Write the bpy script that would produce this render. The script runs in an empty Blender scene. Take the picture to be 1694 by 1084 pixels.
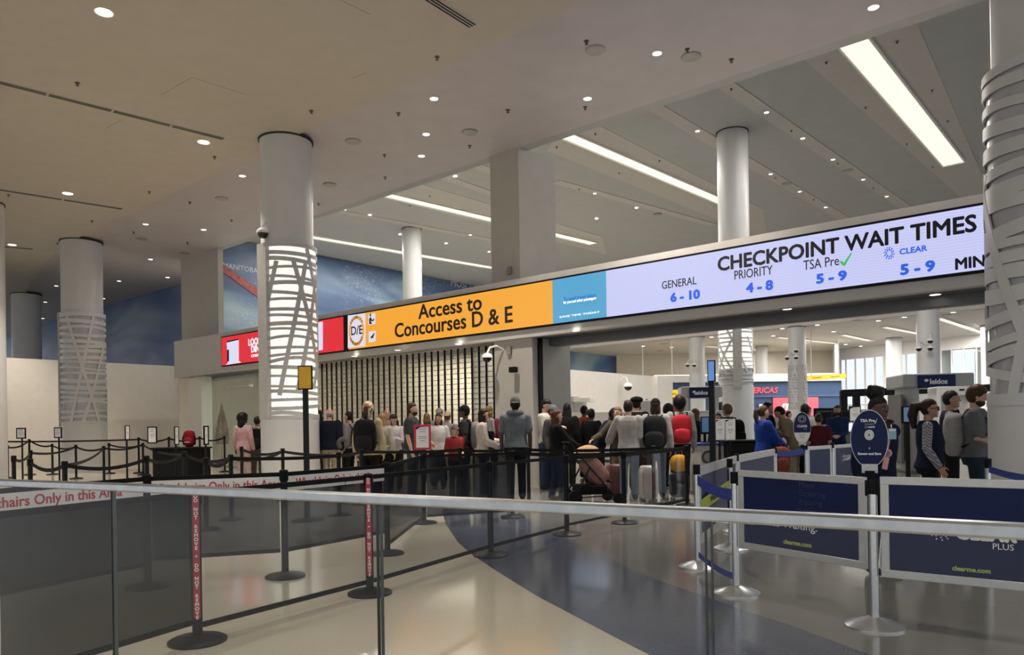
import bpy, bmesh, math, random
from mathutils import Vector, Matrix
V = Vector
R = math.radians
PI = math.pi
sc = bpy.context.scene
col = sc.collection

# ------------------------------------------------------------------ camera, world, exposure
F, CX, CY, ROLL, EYE = 1222.0, 847.0, 703.0, .0155, 1.33
cam = bpy.data.cameras.new('camera'); camo = bpy.data.objects.new('camera', cam); col.objects.link(camo)
cam.sensor_width = 36; cam.lens = 36 * F / 1694; cam.shift_y = (CY - 542) / 1694
cam.clip_start = .05; cam.clip_end = 400
RT = V((math.cos(ROLL), 0, -math.sin(ROLL))); UP = V((math.sin(ROLL), 0, math.cos(ROLL))); FW = V((0, 1, 0))
camo.matrix_world = Matrix(((RT.x, UP.x, 0, 0), (0, 0, -1, 0), (RT.z, UP.z, 0, EYE), (0, 0, 0, 1)))
sc.camera = camo
sc.view_settings.view_transform = 'Standard'; sc.view_settings.look = 'None'
sc.view_settings.gamma = 1; sc.view_settings.use_curve_mapping = False
sc.view_settings.exposure = 0.0
world = bpy.data.worlds.new('overcast_sky'); sc.world = world; world.use_nodes = True
wn = world.node_tree.nodes; wl = world.node_tree.links
bg = wn['Background']; bg.inputs[1].default_value = 1.15
tc = wn.new('ShaderNodeTexCoord'); nz = wn.new('ShaderNodeTexNoise'); nz.inputs['Scale'].default_value = 2.5
rp = wn.new('ShaderNodeValToRGB'); rp.color_ramp.elements[0].color = (.78, .86, .95, 1); rp.color_ramp.elements[1].color = (.97, .98, 1, 1)
wl.new(tc.outputs['Generated'], nz.inputs['Vector']); wl.new(nz.outputs['Fac'], rp.inputs['Fac']); wl.new(rp.outputs['Color'], bg.inputs['Color'])

# ------------------------------------------------------------------ photograph geometry -> world
def hor(px): return CY - (px - CX) * math.tan(ROLL)
def ray(px, py): return RT * ((px - CX) / F) + UP * ((CY - py) / F) + FW
E = V((0, 0, EYE))
def at(px, py, Y): return E + ray(px, py) * Y
def onz(px, py, z):
    r = ray(px, py); return E + r * ((z - EYE) / r.z)
U = V((.7604, -.6494, 0)); N = V((.6494, .7604, 0)); O = V((0, 16.2, 0))
ANG = math.atan2(U.y, U.x)
def sn(s, n, z=0): return O + U * s + N * n + V((0, 0, z))
def onn(px, py, n):
    r = ray(px, py); return E + r * ((O + N * n - E).dot(N) / r.dot(N))
def ons(px, py, s):
    r = ray(px, py); return E + r * ((O + U * s - E).dot(U) / r.dot(U))
def S_(p): return (p - O).dot(U)
def N_(p): return (p - O).dot(N)
def sat(px, n, py=600): return S_(onn(px, py, n))

# ------------------------------------------------------------------ materials
MATS = {}
def mat(name, c, rough=.5, metal=0, var=.06, scale=8, bump=0, emit=None, es=0, spec=.5, coat=0):
    if name in MATS: return MATS[name]
    m = bpy.data.materials.new(name); m.use_nodes = True; MATS[name] = m
    nt = m.node_tree; b = nt.nodes['Principled BSDF']
    b.inputs['Roughness'].default_value = rough; b.inputs['Metallic'].default_value = metal
    b.inputs['Specular IOR Level'].default_value = spec; b.inputs['Coat Weight'].default_value = coat
    t = nt.nodes.new('ShaderNodeTexCoord'); n = nt.nodes.new('ShaderNodeTexNoise'); n.inputs['Scale'].default_value = scale; n.inputs['Detail'].default_value = 4
    nt.links.new(t.outputs['Object'], n.inputs['Vector'])
    r = nt.nodes.new('ShaderNodeValToRGB')
    r.color_ramp.elements[0].position = .3; r.color_ramp.elements[1].position = .7
    r.color_ramp.elements[0].color = tuple(max(0, x * (1 - var)) for x in c) + (1,)
    r.color_ramp.elements[1].color = tuple(min(1, x * (1 + var)) for x in c) + (1,)
    nt.links.new(n.outputs['Fac'], r.inputs['Fac']); nt.links.new(r.outputs['Color'], b.inputs['Base Color'])
    if bump:
        bp = nt.nodes.new('ShaderNodeBump'); bp.inputs['Strength'].default_value = bump; bp.inputs['Distance'].default_value = .01
        nt.links.new(n.outputs['Fac'], bp.inputs['Height']); nt.links.new(bp.outputs['Normal'], b.inputs['Normal'])
    if emit:
        b.inputs['Emission Color'].default_value = emit + (1,); b.inputs['Emission Strength'].default_value = es
    return m
def srgb(r, g, b):
    return tuple((x / 255 / 12.92) if x < 10.3 else ((x / 255 + .055) / 1.055) ** 2.4 for x in (r, g, b))
def led(name, c, strength=1.0):
    """an LED board: emission broken by fine pixel rows"""
    m = bpy.data.materials.new(name); m.use_nodes = True; MATS[name] = m
    nt = m.node_tree; b = nt.nodes['Principled BSDF']; b.inputs['Base Color'].default_value = (.02, .02, .02, 1); b.inputs['Roughness'].default_value = .6
    t = nt.nodes.new('ShaderNodeTexCoord'); w = nt.nodes.new('ShaderNodeTexWave'); w.bands_direction = 'Z'; w.inputs['Scale'].default_value = 7.3
    w.inputs['Distortion'].default_value = .4
    nt.links.new(t.outputs['Object'], w.inputs['Vector'])
    r = nt.nodes.new('ShaderNodeValToRGB')
    r.color_ramp.elements[0].position = .0; r.color_ramp.elements[1].position = .25
    r.color_ramp.elements[0].color = tuple(x * .86 for x in c) + (1,); r.color_ramp.elements[1].color = c + (1,)
    nt.links.new(w.outputs['Fac'], r.inputs['Fac']); nt.links.new(r.outputs['Color'], b.inputs['Emission Color'])
    b.inputs['Emission Strength'].default_value = strength
    return m
def glass(name, tint, alpha, gloss=.08, rough=.02, fres=1.45):
    """thin sheet: tinted see-through with a fresnel reflection"""
    m = bpy.data.materials.new(name); m.use_nodes = True; MATS[name] = m
    nt = m.node_tree; nt.nodes.clear(); o = nt.nodes.new('ShaderNodeOutputMaterial')
    tr = nt.nodes.new('ShaderNodeBsdfTransparent'); tr.inputs[0].default_value = tint + (1,)
    df = nt.nodes.new('ShaderNodeBsdfDiffuse'); gl = nt.nodes.new('ShaderNodeBsdfGlossy'); gl.inputs['Roughness'].default_value = rough
    t = nt.nodes.new('ShaderNodeTexCoord'); n = nt.nodes.new('ShaderNodeTexNoise'); n.inputs['Scale'].default_value = 3
    nt.links.new(t.outputs['Object'], n.inputs['Vector'])
    r = nt.nodes.new('ShaderNodeValToRGB'); r.color_ramp.elements[0].color = tuple(x * .9 for x in alpha[1]) + (1,); r.color_ramp.elements[1].color = alpha[1] + (1,)
    nt.links.new(n.outputs['Fac'], r.inputs['Fac']); nt.links.new(r.outputs['Color'], df.inputs['Color'])
    ge = nt.nodes.new('ShaderNodeNewGeometry'); fr = nt.nodes.new('ShaderNodeMath'); fr.operation = 'SUBTRACT'; fr.inputs[0].default_value = 1
    nt.links.new(ge.outputs['Backfacing'], fr.inputs[1])
    def front(src, k):
        q = nt.nodes.new('ShaderNodeMath'); q.operation = 'MULTIPLY'; nt.links.new(fr.outputs[0], q.inputs[0])
        if src is None: q.inputs[1].default_value = k
        else: nt.links.new(src, q.inputs[1])
        return q.outputs[0]
    tm = nt.nodes.new('ShaderNodeMix'); tm.data_type = 'RGBA'; nt.links.new(fr.outputs[0], tm.inputs[0]); tm.inputs[6].default_value = (1, 1, 1, 1); tm.inputs[7].default_value = tint + (1,)
    nt.links.new(tm.outputs[2], tr.inputs[0])
    m1 = nt.nodes.new('ShaderNodeMixShader'); nt.links.new(front(None, alpha[0]), m1.inputs[0])
    nt.links.new(tr.outputs[0], m1.inputs[1]); nt.links.new(df.outputs[0], m1.inputs[2])
    lw = nt.nodes.new('ShaderNodeFresnel'); lw.inputs['IOR'].default_value = fres
    m2 = nt.nodes.new('ShaderNodeMixShader'); nt.links.new(front(lw.outputs[0], 0), m2.inputs[0])
    nt.links.new(m1.outputs[0], m2.inputs[1]); nt.links.new(gl.outputs[0], m2.inputs[2]); nt.links.new(m2.outputs[0], o.inputs[0])
    return m
def terrazzo(name, c1, c2, chip, rough=.13):
    m = bpy.data.materials.new(name); m.use_nodes = True; MATS[name] = m
    nt = m.node_tree; b = nt.nodes['Principled BSDF']
    t = nt.nodes.new('ShaderNodeTexCoord'); v = nt.nodes.new('ShaderNodeTexVoronoi'); v.inputs['Scale'].default_value = 110
    n = nt.nodes.new('ShaderNodeTexNoise'); n.inputs['Scale'].default_value = .7; n.inputs['Detail'].default_value = 5
    nt.links.new(t.outputs['Object'], v.inputs['Vector']); nt.links.new(t.outputs['Object'], n.inputs['Vector'])
    r1 = nt.nodes.new('ShaderNodeValToRGB'); r1.color_ramp.elements[0].color = c1 + (1,); r1.color_ramp.elements[1].color = c2 + (1,)
    nt.links.new(n.outputs['Fac'], r1.inputs['Fac'])
    r2 = nt.nodes.new('ShaderNodeValToRGB'); r2.color_ramp.elements[0].position = .1; r2.color_ramp.elements[1].position = .3
    r2.color_ramp.elements[0].color = (1, 1, 1, 1); r2.color_ramp.elements[1].color = (0, 0, 0, 1)
    nt.links.new(v.outputs['Distance'], r2.inputs['Fac'])
    sx = nt.nodes.new('ShaderNodeSeparateColor'); nt.links.new(v.outputs['Color'], sx.inputs[0])
    mu = nt.nodes.new('ShaderNodeMath'); mu.operation = 'MULTIPLY'; nt.links.new(r2.outputs['Color'], mu.inputs[0]); nt.links.new(sx.outputs[0], mu.inputs[1])
    mx = nt.nodes.new('ShaderNodeMix'); mx.data_type = 'RGBA'
    nt.links.new(mu.outputs[0], mx.inputs[0]); nt.links.new(r1.outputs['Color'], mx.inputs[6]); mx.inputs[7].default_value = chip + (1,)
    nt.links.new(mx.outputs[2], b.inputs['Base Color'])
    b.inputs['Roughness'].default_value = rough; b.inputs['IOR'].default_value = 1.65
    return m
def mural_mat(name, stops, scale, rot=0, specks=0):
    m = bpy.data.materials.new(name); m.use_nodes = True; MATS[name] = m
    nt = m.node_tree; b = nt.nodes['Principled BSDF']; b.inputs['Roughness'].default_value = .45
    t = nt.nodes.new('ShaderNodeTexCoord'); mp = nt.nodes.new('ShaderNodeMapping'); mp.inputs['Scale'].default_value = scale; mp.inputs['Rotation'].default_value = (0, rot, 0)
    n = nt.nodes.new('ShaderNodeTexNoise'); n.inputs['Scale'].default_value = 1; n.inputs['Detail'].default_value = 2.5; n.inputs['Distortion'].default_value = .6
    nt.links.new(t.outputs['Object'], mp.inputs[0]); nt.links.new(mp.outputs[0], n.inputs['Vector'])
    r = nt.nodes.new('ShaderNodeValToRGB'); cr = r.color_ramp
    while len(cr.elements) < len(stops): cr.elements.new(.5)
    for e, (p, c) in zip(cr.elements, stops): e.position = p; e.color = c + (1,)
    nt.links.new(n.outputs['Fac'], r.inputs['Fac']); out = r.outputs['Color']
    if specks:
        n2 = nt.nodes.new('ShaderNodeTexNoise'); n2.inputs['Scale'].default_value = 5.5; n2.inputs['Detail'].default_value = 6; n2.inputs['Roughness'].default_value = .8
        mp2 = nt.nodes.new('ShaderNodeMapping'); mp2.inputs['Scale'].default_value = (.8, .8, 2.2)
        nt.links.new(t.outputs['Object'], mp2.inputs[0]); nt.links.new(mp2.outputs[0], n2.inputs['Vector'])
        r2 = nt.nodes.new('ShaderNodeValToRGB'); r2.color_ramp.elements[0].position = .56; r2.color_ramp.elements[1].position = .62
        r2.color_ramp.elements[1].color = (specks, specks, specks, 1)
        nt.links.new(n2.outputs['Fac'], r2.inputs['Fac'])
        mx = nt.nodes.new('ShaderNodeMix'); mx.data_type = 'RGBA'; mx.inputs[7].default_value = (.5, .58, .66, 1)
        n3 = nt.nodes.new('ShaderNodeTexNoise'); n3.inputs['Scale'].default_value = .22; nt.links.new(t.outputs['Object'], n3.inputs['Vector'])
        r3 = nt.nodes.new('ShaderNodeValToRGB'); r3.color_ramp.elements[0].position = .50; r3.color_ramp.elements[1].position = .58; nt.links.new(n3.outputs['Fac'], r3.inputs['Fac'])
        mm = nt.nodes.new('ShaderNodeMath'); mm.operation = 'MULTIPLY'; nt.links.new(r2.outputs['Color'], mm.inputs[0]); nt.links.new(r3.outputs['Color'], mm.inputs[1])
        nt.links.new(mm.outputs[0], mx.inputs[0]); nt.links.new(out, mx.inputs[6]); out = mx.outputs[2]
    nt.links.new(out, b.inputs['Base Color'])
    return m

WARM = mat('warm_plaster', (.50, .468, .42), .7, scale=3, var=.03)
BAND = mat('pale_glow_tinted_plaster', (.48, .455, .48), .55, scale=2, var=.04)  # pale paint; its lilac tint partly stands in for light on the band
GREYC = mat('grey_ceiling_paint', (.405, .42, .435), .7, scale=2, var=.03)
STRIP = mat('strip_ceiling_paint', (.49, .475, .465), .6, scale=3, var=.03)
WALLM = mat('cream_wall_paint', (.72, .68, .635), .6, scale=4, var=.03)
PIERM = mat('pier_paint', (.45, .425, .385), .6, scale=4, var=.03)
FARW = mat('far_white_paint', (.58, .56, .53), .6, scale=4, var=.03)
WHITE = mat('white_paint', (.80, .79, .77), .45, scale=5, var=.02)
COLM = mat('column_enamel', (.58, .585, .59), .35, scale=4, var=.02)
FASC = mat('fascia_paint', (.55, .53, .51), .5, scale=4, var=.03)
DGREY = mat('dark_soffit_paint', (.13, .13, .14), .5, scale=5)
BLACK = mat('black_plastic', (.006, .006, .007), .5, scale=20, var=.2, spec=.15)
BLKMET = mat('black_powder_coat', (.007, .008, .010), .4, scale=30, var=.2, spec=.2)
BELT = mat('black_webbing', (.009, .009, .010), .8, scale=60, var=.3, spec=.2)
STEEL = mat('brushed_steel', (.62, .62, .62), .28, 1, scale=40, var=.08)
RAILM = mat('rail_steel', (.44, .46, .48), .30, 1, scale=25, var=.1)
ALU = mat('silver_frame', (.55, .55, .53), .42, .6, scale=20, var=.05)
NAVY = mat('navy_panel', (.006, .014, .075), .4, scale=6, var=.1, spec=.2)
BLUEB = mat('blue_belt', (.012, .04, .30), .7, scale=30, var=.2)
LIME = mat('lime_strip', (.48, .56, .07), .6, scale=10)
TXTW = mat('white_lettering', (.80, .80, .80), .6, scale=10)
TXTK = mat('black_lettering', (.008, .008, .012), .6, scale=10)
TXTR = mat('red_lettering', (.50, .03, .06), .6, scale=10)
TXTB = mat('blue_led_lettering', (.005, .02, .1), .6, emit=(.02, .11, .75), es=1)
GREENE = mat('green_led_tick', (.01, .1, .03), .6, emit=(.05, .45, .12), es=1)
PAPER = mat('white_paper', (.78, .78, .77), .7, scale=15, var=.03)
REDF = mat('red_frame', (.55, .02, .03), .45, scale=10)
YELL = mat('yellow_sign', (.72, .42, .02), .5, scale=6)
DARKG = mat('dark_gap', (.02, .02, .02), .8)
LAMP = mat('lamp_diffuser', (.9, .9, .88), .5, emit=(1, .93, .82), es=6)
LAMPW = mat('slot_diffuser', (.9, .88, .8), .5, emit=(1, .90, .70), es=1.0, scale=1)
LIGHTBOX = mat('lightbox_film', (.9, .9, .88), .5, emit=(1, .96, .90), es=.72)
SKINS = {'light': mat('skin_light', (.52, .31, .23), .55), 'tan': mat('skin_tan', (.36, .19, .12), .55), 'dark': mat('skin_dark', (.075, .035, .022), .5)}

# ------------------------------------------------------------------ object helpers
def wm(o):
    m = o.matrix_basis.copy()
    while o.parent: o = o.parent; m = o.matrix_basis @ m
    return m
ORD = 'zeroth first second third fourth fifth sixth seventh eighth ninth tenth eleventh twelfth thirteenth fourteenth fifteenth sixteenth seventeenth eighteenth nineteenth twentieth'.split()
def ordn(i):
    if i <= 20: return ORD[i]
    t = {2: 'twenty', 3: 'thirty', 4: 'forty', 5: 'fifty'}[i // 10]
    return t + '-' + ORD[i % 10] if i % 10 else {30: 'thirtieth', 40: 'fortieth', 50: 'fiftieth'}[i]
def tag(o, label=None, cat=None, group=None, kind=None):
    if label: o['label'] = label
    if cat: o['category'] = cat
    if group: o['group'] = group
    if kind: o['kind'] = kind
    return o
def thing(name, label, cat, loc=(0, 0, 0), rz=0, group=None):
    o = bpy.data.objects.new(name, None); col.objects.link(o); o.location = V(loc); o.rotation_euler = (0, 0, rz); o.empty_display_size = .1
    return tag(o, label, cat, group)
def kids(o): return [c for c in bpy.data.objects if c.parent == o]
def copy_tree(o, loc=None, rz=None, label=None, parent=None):
    c = o.copy(); col.objects.link(c); c.parent = parent
    if loc is not None: c.location = V(loc)
    if rz is not None: c.rotation_euler = (0, 0, rz)
    if label: c['label'] = label
    for ch in KIDS.get(o.name, []):
        copy_tree(ch, parent=c)
    return c
KIDS = {}
PEND = []
class MB:
    def __init__(s): s.bm = bmesh.new()
    def _v(s, pts): return [s.bm.verts.new(p) for p in pts]
    def face(s, pts): s.bm.faces.new(s._v(pts)); return s
    def frame_box(s, c, ax, ay, az):
        c = V(c); v = s._v([c + ax * i + ay * j + az * k for i in (-1, 1) for j in (-1, 1) for k in (-1, 1)])
        for f in ((0, 1, 3, 2), (4, 6, 7, 5), (0, 4, 5, 1), (2, 3, 7, 6), (0, 2, 6, 4), (1, 5, 7, 3)): s.bm.faces.new([v[i] for i in f])
        return s
    def box(s, c, size, rz=0):
        m = Matrix.Rotation(rz, 3, 'Z')
        return s.frame_box(c, m @ V((size[0] / 2, 0, 0)), m @ V((0, size[1] / 2, 0)), V((0, 0, size[2] / 2)))
    def snbox(s, s0, s1, n0, n1, z0, z1):
        return s.frame_box(sn((s0 + s1) / 2, (n0 + n1) / 2, (z0 + z1) / 2), U * (s1 - s0) / 2, N * (n1 - n0) / 2, V((0, 0, (z1 - z0) / 2)))
    def bar(s, p0, p1, w, h, up=V((0, 0, 1))):
        p0, p1 = V(p0), V(p1); d = p1 - p0; x = d.cross(up)
        x = x.normalized() if x.length > 1e-6 else V((1, 0, 0))
        y = x.cross(d).normalized()
        return s.frame_box((p0 + p1) / 2, d / 2, x * w / 2, y * h / 2)
    def prism(s, pts, d):
        d = V(d); a = s._v([V(p) for p in pts]); b = s._v([V(p) + d for p in pts]); n = len(a)
        s.bm.faces.new(a[::-1]); s.bm.faces.new(b)
        for i in range(n): s.bm.faces.new([a[i], a[(i + 1) % n], b[(i + 1) % n], b[i]])
        return s
    def rings(s, rs, cap=True, closed=True):
        vr = [s._v(r) for r in rs]; n = len(vr[0])
        for a, b in zip(vr, vr[1:]):
            for i in range(n if closed else n - 1): s.bm.faces.new([a[i], a[(i + 1) % n], b[(i + 1) % n], b[i]])
        if cap: s.bm.faces.new(vr[0][::-1]); s.bm.faces.new(vr[-1])
        return s
    def lathe(s, c, prof, seg=24):
        c = V(c)
        return s.rings([[c + V((r * math.cos(2 * PI * i / seg), r * math.sin(2 * PI * i / seg), z)) for i in range(seg)] for r, z in prof])
    def cyl(s, p0, p1, r0, r1=None, seg=16): return s.tube([p0, p1], [r0, r1 or r0], seg)
    def tube(s, pts, rad, seg=8, flat=1.0):
        pts = [V(p) for p in pts]; k = len(pts)
        if not hasattr(rad, '__len__'): rad = [rad] * k
        rs = []; x = None
        for i, p in enumerate(pts):
            d = (pts[min(i + 1, k - 1)] - pts[max(i - 1, 0)]).normalized()
            if x is None:
                x = d.cross(V((0, 0, 1)))
                if x.length < 1e-3: x = V((1, 0, 0))
            x = (x - d * x.dot(d)).normalized(); y = d.cross(x)
            rs.append([p + (x * math.cos(2 * PI * j / seg) + y * math.sin(2 * PI * j / seg) * flat) * rad[i] for j in range(seg)])
        return s.rings(rs)
    def ell(s, c, r, m=None, seg=14, rng=9, fn=None):
        c = V(c); m = m or Matrix.Identity(3); rs = []
        for i in range(rng + 1):
            t = PI * (i + .02) / (rng + .04); z = -math.cos(t); q = math.sin(t); row = []
            for j in range(seg):
                d = V((q * math.cos(2 * PI * j / seg), q * math.sin(2 * PI * j / seg), z)); f = fn(d) if fn else 1
                row.append(c + m @ V((d.x * r[0] * f, d.y * r[1] * f, d.z * r[2] * f)))
            rs.append(row)
        return s.rings(rs)
    def xf(s, m): s.bm.transform(m); return s
    def obj(s, name, m, parent=None, smooth=.6, bevel=0, remesh=0, sm=0, local=False):
        bmesh.ops.recalc_face_normals(s.bm, faces=s.bm.faces)
        if parent is not None and not local: s.bm.transform(wm(parent).inverted())
        me = bpy.data.meshes.new(name); s.bm.to_mesh(me); s.bm.free()
        if m: me.materials.append(m)
        if smooth and not remesh:
            me.shade_smooth(); me.set_sharp_from_angle(angle=smooth)
        o = bpy.data.objects.new(name, me); col.objects.link(o)
        if parent is not None: o.parent = parent; KIDS.setdefault(parent.name, []).append(o)
        if bevel:
            b = o.modifiers.new('bevel', 'BEVEL'); b.width = bevel; b.segments = 2; b.limit_method = 'ANGLE'
        if remesh:
            r = o.modifiers.new('remesh', 'REMESH'); r.mode = 'VOXEL'; r.voxel_size = remesh; r.use_smooth_shade = True
            if sm:
                q = o.modifiers.new('smooth', 'SMOOTH'); q.factor = .5; q.iterations = sm
            PEND.append(o)
        return o
def struct(name, mb, m, **k): return tag(mb.obj(name, m, **k), kind='structure')
def text(s, size, m, pos, xd, up, parent, name='lettering', align='CENTER', bold=0, sx=1, depth=.004, spacing=1, local=False):
    cu = bpy.data.curves.new('t', 'FONT'); cu.body = s; cu.size = size; cu.align_x = align; cu.align_y = 'CENTER'; cu.extrude = depth; cu.space_character = spacing
    cu.resolution_u = 3
    t = bpy.data.objects.new('t', cu); col.objects.link(t)
    me = bpy.data.meshes.new_from_object(t); bpy.data.objects.remove(t); bpy.data.curves.remove(cu)
    if bold:
        b0 = bmesh.new()
        for i, (ox, oy) in enumerate(((0, 0), (1, 0), (-1, 0), (0, 1), (0, -1), (.7, .7), (-.7, .7), (.7, -.7), (-.7, -.7))):
            b1 = me.copy(); b1.transform(Matrix.Translation((ox * bold * 2, oy * bold * 2, i * 2e-5))); b0.from_mesh(b1); bpy.data.meshes.remove(b1)
        b0.to_mesh(me); b0.free()
    xd = V(xd).normalized(); up = V(up).normalized(); z = xd.cross(up)
    M = Matrix(((xd.x, up.x, z.x, pos[0]), (xd.y, up.y, z.y, pos[1]), (xd.z, up.z, z.z, pos[2]), (0, 0, 0, 1))) @ Matrix.Diagonal((sx, 1, 1, 1))
    if parent is not None and not local: M = wm(parent).inverted() @ M
    me.transform(M); me.materials.clear(); me.materials.append(m); me.name = name
    o = bpy.data.objects.new(name, me); col.objects.link(o)
    if parent is not None: o.parent = parent; KIDS.setdefault(parent.name, []).append(o)
    return o
ZV = V((0, 0, 1))
# ================================================================== SETTING
ZC, ZU = 7.58, 12.28
ZL = onn(880, 541, 0).z; ZT = onn(914, 465, 0).z      # LED bottom and top
ZB = onn(882, 557, 0).z; ZF = onn(880, 457, .0).z     # fascia bottom and top
# floor: beige terrazzo, blue-grey band, grey field
fb = terrazzo('terrazzo_beige', (.58, .52, .41), (.66, .60, .48), (.36, .30, .22))
fbl = terrazzo('terrazzo_blue', (.068, .082, .130), (.096, .110, .165), (.30, .31, .33))
fgr = terrazzo('terrazzo_grey', (.165, .16, .15), (.21, .20, .19), (.10, .10, .10))
struct('floor', MB().prism([(-90, -60, -.1), (110, -60, -.1), (110, 95, -.1), (-90, 95, -.1)], (0, 0, .1)), fb)
e1 = [onz(*p, 0) for p in ((1160, 1120), (1075, 1084), (1020, 1056), (889, 987), (821, 945), (781, 918), (758, 898), (738, 868), (732, 850), (736, 828), (752, 806), (790, 780))]
e2 = [onz(*p, 0) for p in ((840, 790), (838, 815), (852, 842), (880, 866), (947, 896), (1001, 921.5), (1068, 953), (1152, 982), (1236, 1012), (1300, 1032), (1438, 1083), (1560, 1125))]
far = [V((8, 34, 0)), V((14, 40, 0))]
def sheet(pts, z): return MB().face([V((p.x, p.y, z)) for p in pts])
struct('floor.001', sheet([V((2.2, .6, 0))] + e1 + e2 + [V((3.4, .2, 0))], .0012), fbl, smooth=0)
struct('floor.002', sheet(e2 + [V((5, -3, 0)), V((40, -3, 0)), V((60, 60, 0)), V((20, 60, 0))], .0009), fgr, smooth=0)

# ceilings
def edge_n(s): return -3.25 if s > -16 else -3.25 + 2.6 * min(1, (-16 - s) / 14) ** 1.3
ss = [30, 20, 10, 0, -8, -14, -17, -20, -23, -26, -29, -32, -40, -50]
warm = [sn(s, edge_n(s), ZC) for s in ss] + [sn(-50, -30, ZC), sn(30, -30, ZC)]
struct('ceiling', MB().prism(warm, (0, 0, .35)), WARM, smooth=0)
band = [sn(s, edge_n(s) - .25, ZC + .06) for s in ss] + [sn(-50, 3.2, ZC + .06), sn(sat(352, 3.2, 430) - .3, 3.2, ZC + .06), sn(sat(352, .62, 430) - .1, .62, ZC + .06), sn(30, .62, ZC + .06)]
struct('ceiling.001', MB().prism(band, (0, 0, .3)), BAND, smooth=0)
struct('wall_clerestory', MB().snbox(sat(352, .62, 430) - .1, 30, .62, .9, ZC + .06, ZU), GREYC)
struct('wall_clerestory_left', MB().snbox(-29.3, sat(352, 3.2, 430) - .3, 2.9, 3.2, ZC + .06, ZU), GREYC)
struct('ceiling.002', MB().snbox(-29.3, 30, .62, 37.8, ZU, ZU + .3), GREYC)
struct('ceiling.003', MB().snbox(-34, 34, 37.5, 66, ZC, ZC + .3), FARW)
struct('wall_bulkhead', MB().snbox(-22, 34, 37.4, 37.8, ZC, ZU), FARW)
# lighter strips let into the upper ceiling
def strip(a, b, w, name='trim_ceiling'):
    p, q = onz(*a, ZU), onz(*b, ZU); d = (q - p).normalized()
    return struct(name, MB().bar(p - d * .0 + V((0, 0, -.012)), q + V((0, 0, -.012)), w, .03), STRIP)
strip((1178, 124), (1512, 352), .55); strip((1076, 172), (1410, 369), .55)
strip((718, 247), (905, 318), .55); strip((700, 280), (830, 326), .5)
strip((920, 300), (1180, 372), .5)
for q4 in (((1310, 80), (1510, 20), (1645, 338), (1608, 342)), ((940, 181), (1262, 346), (1272, 398), (905, 249)), ((650, 291), (995, 391), (1005, 421), (590, 316))):
    struct('trim_ceiling', MB().prism([onz(*q, ZU) - V((0, 0, 1)) * .012 for q in q4], (0, 0, .008)), STRIP, smooth=0)
strip((540, 345), (820, 398), .5)

# display wall: fascia over the checkpoint openings
S0, S1 = sat(297, 0), 13.5
FW_ = MB().snbox(S0, S1, 0, .18, ZB, ZF)
struct('wall_display', FW_, FASC)
struct('wall_display_top', MB().snbox(S0, S1, .18, 1.2, ZF - .25, ZF - .02), FASC)
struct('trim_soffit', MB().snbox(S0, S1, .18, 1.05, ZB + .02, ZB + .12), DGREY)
struct('wall_display_back', MB().snbox(S0, S1, 1.05, 1.2, ZB - .12, ZF - .25), FASC)
struct('trim_track', MB().snbox(sat(883, .75), S1, .72, .95, ZB - .14, ZB + .02), DGREY)
# piers and pillars
sp0, sp1, spu = sat(818, .12), sat(881, .12), sat(858, .6, 300)
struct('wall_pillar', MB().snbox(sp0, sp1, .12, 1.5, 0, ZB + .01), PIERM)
nj = N_(ons(925, 600, sp1))
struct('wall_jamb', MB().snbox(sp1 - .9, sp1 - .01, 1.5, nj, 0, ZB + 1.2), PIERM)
struct('trim_jamb', MB().snbox(sp1, sp1 + .05, .3, .42, 0, ZB), BLACK)
nn = N_(ons(918, 300, spu))
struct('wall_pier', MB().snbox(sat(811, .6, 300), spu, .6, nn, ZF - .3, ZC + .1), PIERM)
sa, sb = sat(300, .6, 500), sat(361, .6, 500)
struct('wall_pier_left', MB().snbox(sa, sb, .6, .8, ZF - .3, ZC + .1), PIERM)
struct('wall_return', MB().snbox(S0 - .4, sat(332, .5), .5, .9, 0, ZB + .05), WHITE)
struct('wall_return_side', MB().snbox(S0 - .4, S0, .0, .9, ZB - .02, ZF), FASC)
# partial wall on the left with mural wall behind it
SL = -20.0
zl = (ons(5, 594, SL).z + ons(295, 604, SL).z) / 2
struct('wall_left', MB().snbox(SL - .3, SL, -16, 3.0, 0, zl), WALLM)
struct('baseboard_left', MB().snbox(SL, SL + .02, -16, 3.0, 0, .98), mat('wainscot_panel', (.66, .62, .56), .5, scale=3, var=.03))
blu = [(.25, (.015, .04, .13)), (.42, (.03, .08, .24)), (.52, (.12, .18, .32)), (.66, (.28, .34, .42)), (.85, (.38, .42, .45))]
struct('wall_mural_left', MB().snbox(-50, sat(350, 3.1), 2.8, 3.1, 0, ZC + .1), WALLM)
mu = mural_mat('mural_blue_waves', blu, (.10, .16, .42), .25)
tag(MB().snbox(-50, sat(350, 3.1), 2.74, 2.8, zl - 1.2, ZC + .06).obj('mural', mu), 'blue wave mural high on the wall behind the left cream partial wall', 'mural')
SM = -29.0
struct('wall_mural_upper', MB().snbox(SM - .3, SM, 3.1, 50, 0, ZU), WALLM)
mu2 = mural_mat('mural_blue_words', [(.28, (.03, .06, .15)), (.45, (.06, .11, .22)), (.58, (.16, .24, .33)), (.72, (.34, .42, .47)), (.9, (.45, .52, .55))], (.12, .10, .36), -.2, .55)
mo = MB().snbox(SM, SM + .06, 3.3, 37, 4, ZU - .05).obj('mural', mu2)
tag(mo, 'tall blue mural of scattered white words above the display board', 'mural')
p, q = ons(364, 440, SM + .08), ons(437, 493, SM + .08)
MB().bar(p, q, .04, .42, up=V((0, 0, 1))).obj('painted_bridge', mat('mural_red', (.25, .04, .035), .5, scale=6, var=.5), mo)
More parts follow.
